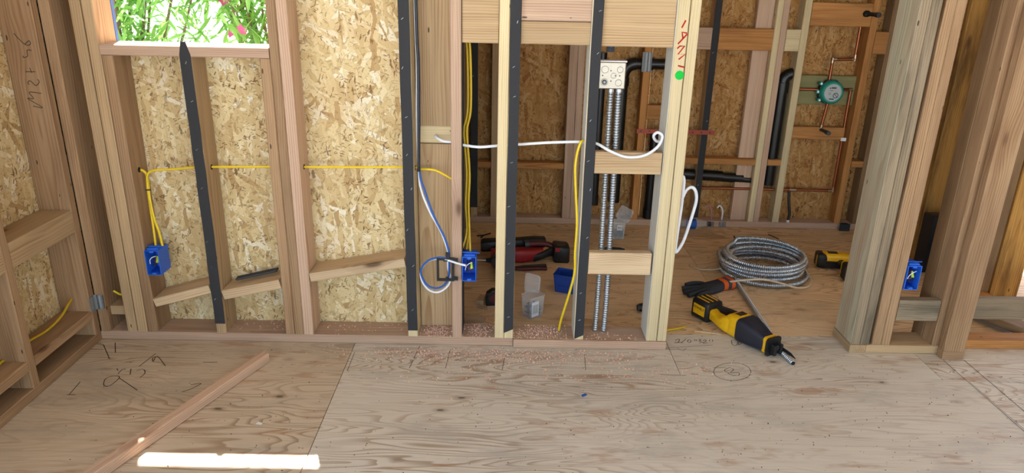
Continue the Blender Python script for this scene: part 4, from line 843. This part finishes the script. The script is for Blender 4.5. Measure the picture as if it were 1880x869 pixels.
# ---- shavings and crumbs (uncountable)
def chips(name, spots, mat, label, n_each, zs=.0006, sz=(.004, .011)):
    m = MB()
    for (cx, cy, rx, ry, z, n) in spots:
        for k in range(n):
            x = random.gauss(cx, rx); y = random.gauss(cy, ry)
            if z > .01: x = min(max(x, cx-2.0*rx), cx+2.0*rx); y = min(max(y, 2.637), 2.752)
            elif 2.615 < y < 2.77 and x < .69: y = 2.615-random.random()*.06
            a_ = random.uniform(0, 6.28); L_ = random.uniform(*sz); w_ = L_*random.uniform(.25, .6); c_, s_ = math.cos(a_), math.sin(a_); hh = random.uniform(.0005, .004)
            q = [(-L_/2, -w_/2, 0), (-L_/2, w_/2, 0), (0, -w_/2, hh), (0, w_/2, hh), (L_/2, -w_/2, random.uniform(0, hh)), (L_/2, w_/2, 0)]
            m.add([(x+p[0]*c_-p[1]*s_, y+p[0]*s_+p[1]*c_, z+zs+p[2]+random.uniform(0, .001)) for p in q], [(0, 2, 3, 1), (2, 4, 5, 3)])
    return tag(obj(name, m, M[mat]), label, 'debris', kind='stuff')
chips('wood_shavings', [(-.30, 2.56, .22, .03, 0, 420), (.02, 2.54, .22, .035, 0, 420), (.35, 2.56, .16, .03, 0, 260), (-.15, 2.43, .25, .06, 0, 200), (.35, 2.42, .35, .07, 0, 300), (.75, 2.45, .15, .04, 0, 120),
       (-.275, 2.70, .032, .04, .038, 420), (-.10, 2.70, .032, .04, .038, 300), (.16, 2.69, .055, .04, .036, 420), (.44, 2.66, .06, .03, .036, 60), (-1.0, 2.71, .10, .03, .038, 60), (-.6, 2.70, .1, .03, .038, 50), (-.13, 2.86, .04, .03, 0, 120), (-.05, 3.0, .08, .08, 0, 120), (1.5, 4.17, .3, .03, 0, 120)], 'shaving', 'pinkish wood shavings scattered along the sole plates', 1)
chips('floor_crumbs', [(.3, 2.0, .9, .35, 0, 420), (.4, 3.4, .5, .35, 0, 220), (1.4, 2.2, .5, .25, 0, 160)], 'dirt', 'dark crumbs and dust scattered on the plywood floor', 1, sz=(.002, .006))

# ================================================================== GARDEN OUTSIDE THE WINDOW
def leaf_mesh(bend):
    m = MB(); L_ = .155; rows = [(0, .001), (.18, .008), (.45, .0125), (.75, .009), (1, .0006)]; V_ = []
    for t, w_ in rows:
        z = bend*t*t*L_; V_ += [(t*L_, -w_, z+.0015), (t*L_, 0, z-.001), (t*L_, w_, z+.0015)]
    return m.add(V_, [(3*i+a_, 3*i+3+a_, 3*i+4+a_, 3*i+1+a_) for i in range(4) for a_ in (0, 1)], True)
LM = [leaf_mesh(b_).mesh('leaf') for b_ in (-.15, -.35, .1)]
for q in LM: q.materials.append(M['leaf'])
fm = MB()
for k in range(5):
    a_ = k*2*math.pi/5; d_ = Vector((math.cos(a_), math.sin(a_), 0)); n_ = Vector((-d_.y, d_.x, 0))
    fm.add([(0, 0, 0), tuple(d_*.016+n_*.012+Vector((0, 0, .006))), tuple(d_*.030+Vector((0, 0, .010))), tuple(d_*.016-n_*.012+Vector((0, 0, .006)))], [(0, 1, 2, 3)], True)
FM = fm.mesh('flower'); FM.materials.append(M['flower'])
def shrub(base, spread, label, nst, seed, nleaf=300):
    rnd = random.Random(seed); e_ = empty('oleander_shrub', label, 'shrub', base, group='oleanders outside the window'); tips = []
    for k in range(nst):
        a_ = rnd.uniform(0, 6.28); rr_ = rnd.uniform(.15, 1)*spread; tx, ty = math.cos(a_)*rr_, math.sin(a_)*rr_*.7; H_ = rnd.uniform(1.5, 2.6)
        pts = spl([(tx*.1, ty*.1, 0), (tx*.35, ty*.35, H_*.4), (tx*.75, ty*.75, H_*.75), (tx, ty, H_)], 8); n = len(pts)
        obj('stem', MB().tube(pts, .01, 7, rads=[.016*(1-.75*i/n) for i in range(n)]), M['stem'], e_); tips.append(pts)
    pool = []
    for i in range(2300):
        pts = rnd.choice(tips); u = rnd.uniform(.30, 1.0); j = min(int(u*(len(pts)-1)), len(pts)-2); p = pts[j].lerp(pts[j+1], rnd.random())
        p = p+Vector((rnd.gauss(0, .09), rnd.gauss(0, .09), rnd.gauss(0, .06))); pool.append((p, Euler((rnd.uniform(-.8, .8), rnd.uniform(-1.2, .9), rnd.uniform(0, 6.28))), rnd.uniform(.75, 1.25), rnd.randrange(3)))
    view = [q for q in pool if 1.25 < q[0].z < 1.75]; view.sort(key=lambda q: q[0].y); ind = view[:nleaf]; ids = set(id(q) for q in ind)
    for p, eu, s_, k in ind:
        o = bpy.data.objects.new('leaf', LM[k]); COL.objects.link(o); o.parent = e_; o.location = p; o.rotation_euler = eu; o.scale = (s_, s_, s_)
    m = MB()
    for q in pool:
        if id(q) in ids: continue
        p, eu, s_, k = q; mt = Matrix.LocRotScale(p, eu, (s_, s_, s_)); src = LM[k]
        m.add([mt @ v.co for v in src.vertices], [tuple(f.vertices) for f in src.polygons], True)
    o = obj('foliage', m, M['leaf'], e_); o['kind'] = 'stuff'
    for k in range(16):
        q = rnd.choice(view); o = bpy.data.objects.new('flower', FM); COL.objects.link(o); o.parent = e_; o.location = q[0]+Vector((0, -.05, .03)); o.rotation_euler = (math.radians(60), rnd.uniform(-.5, .5), rnd.uniform(0, 6)); o.scale = (1.35,)*3
shrub((-2.55, 4.75, -.25), .72, 'pink flowering oleander shrub at the left of the window view', 16, 3)
shrub((-1.50, 4.90, -.25), .66, 'pink flowering oleander shrub at the right of the window view', 16, 11)
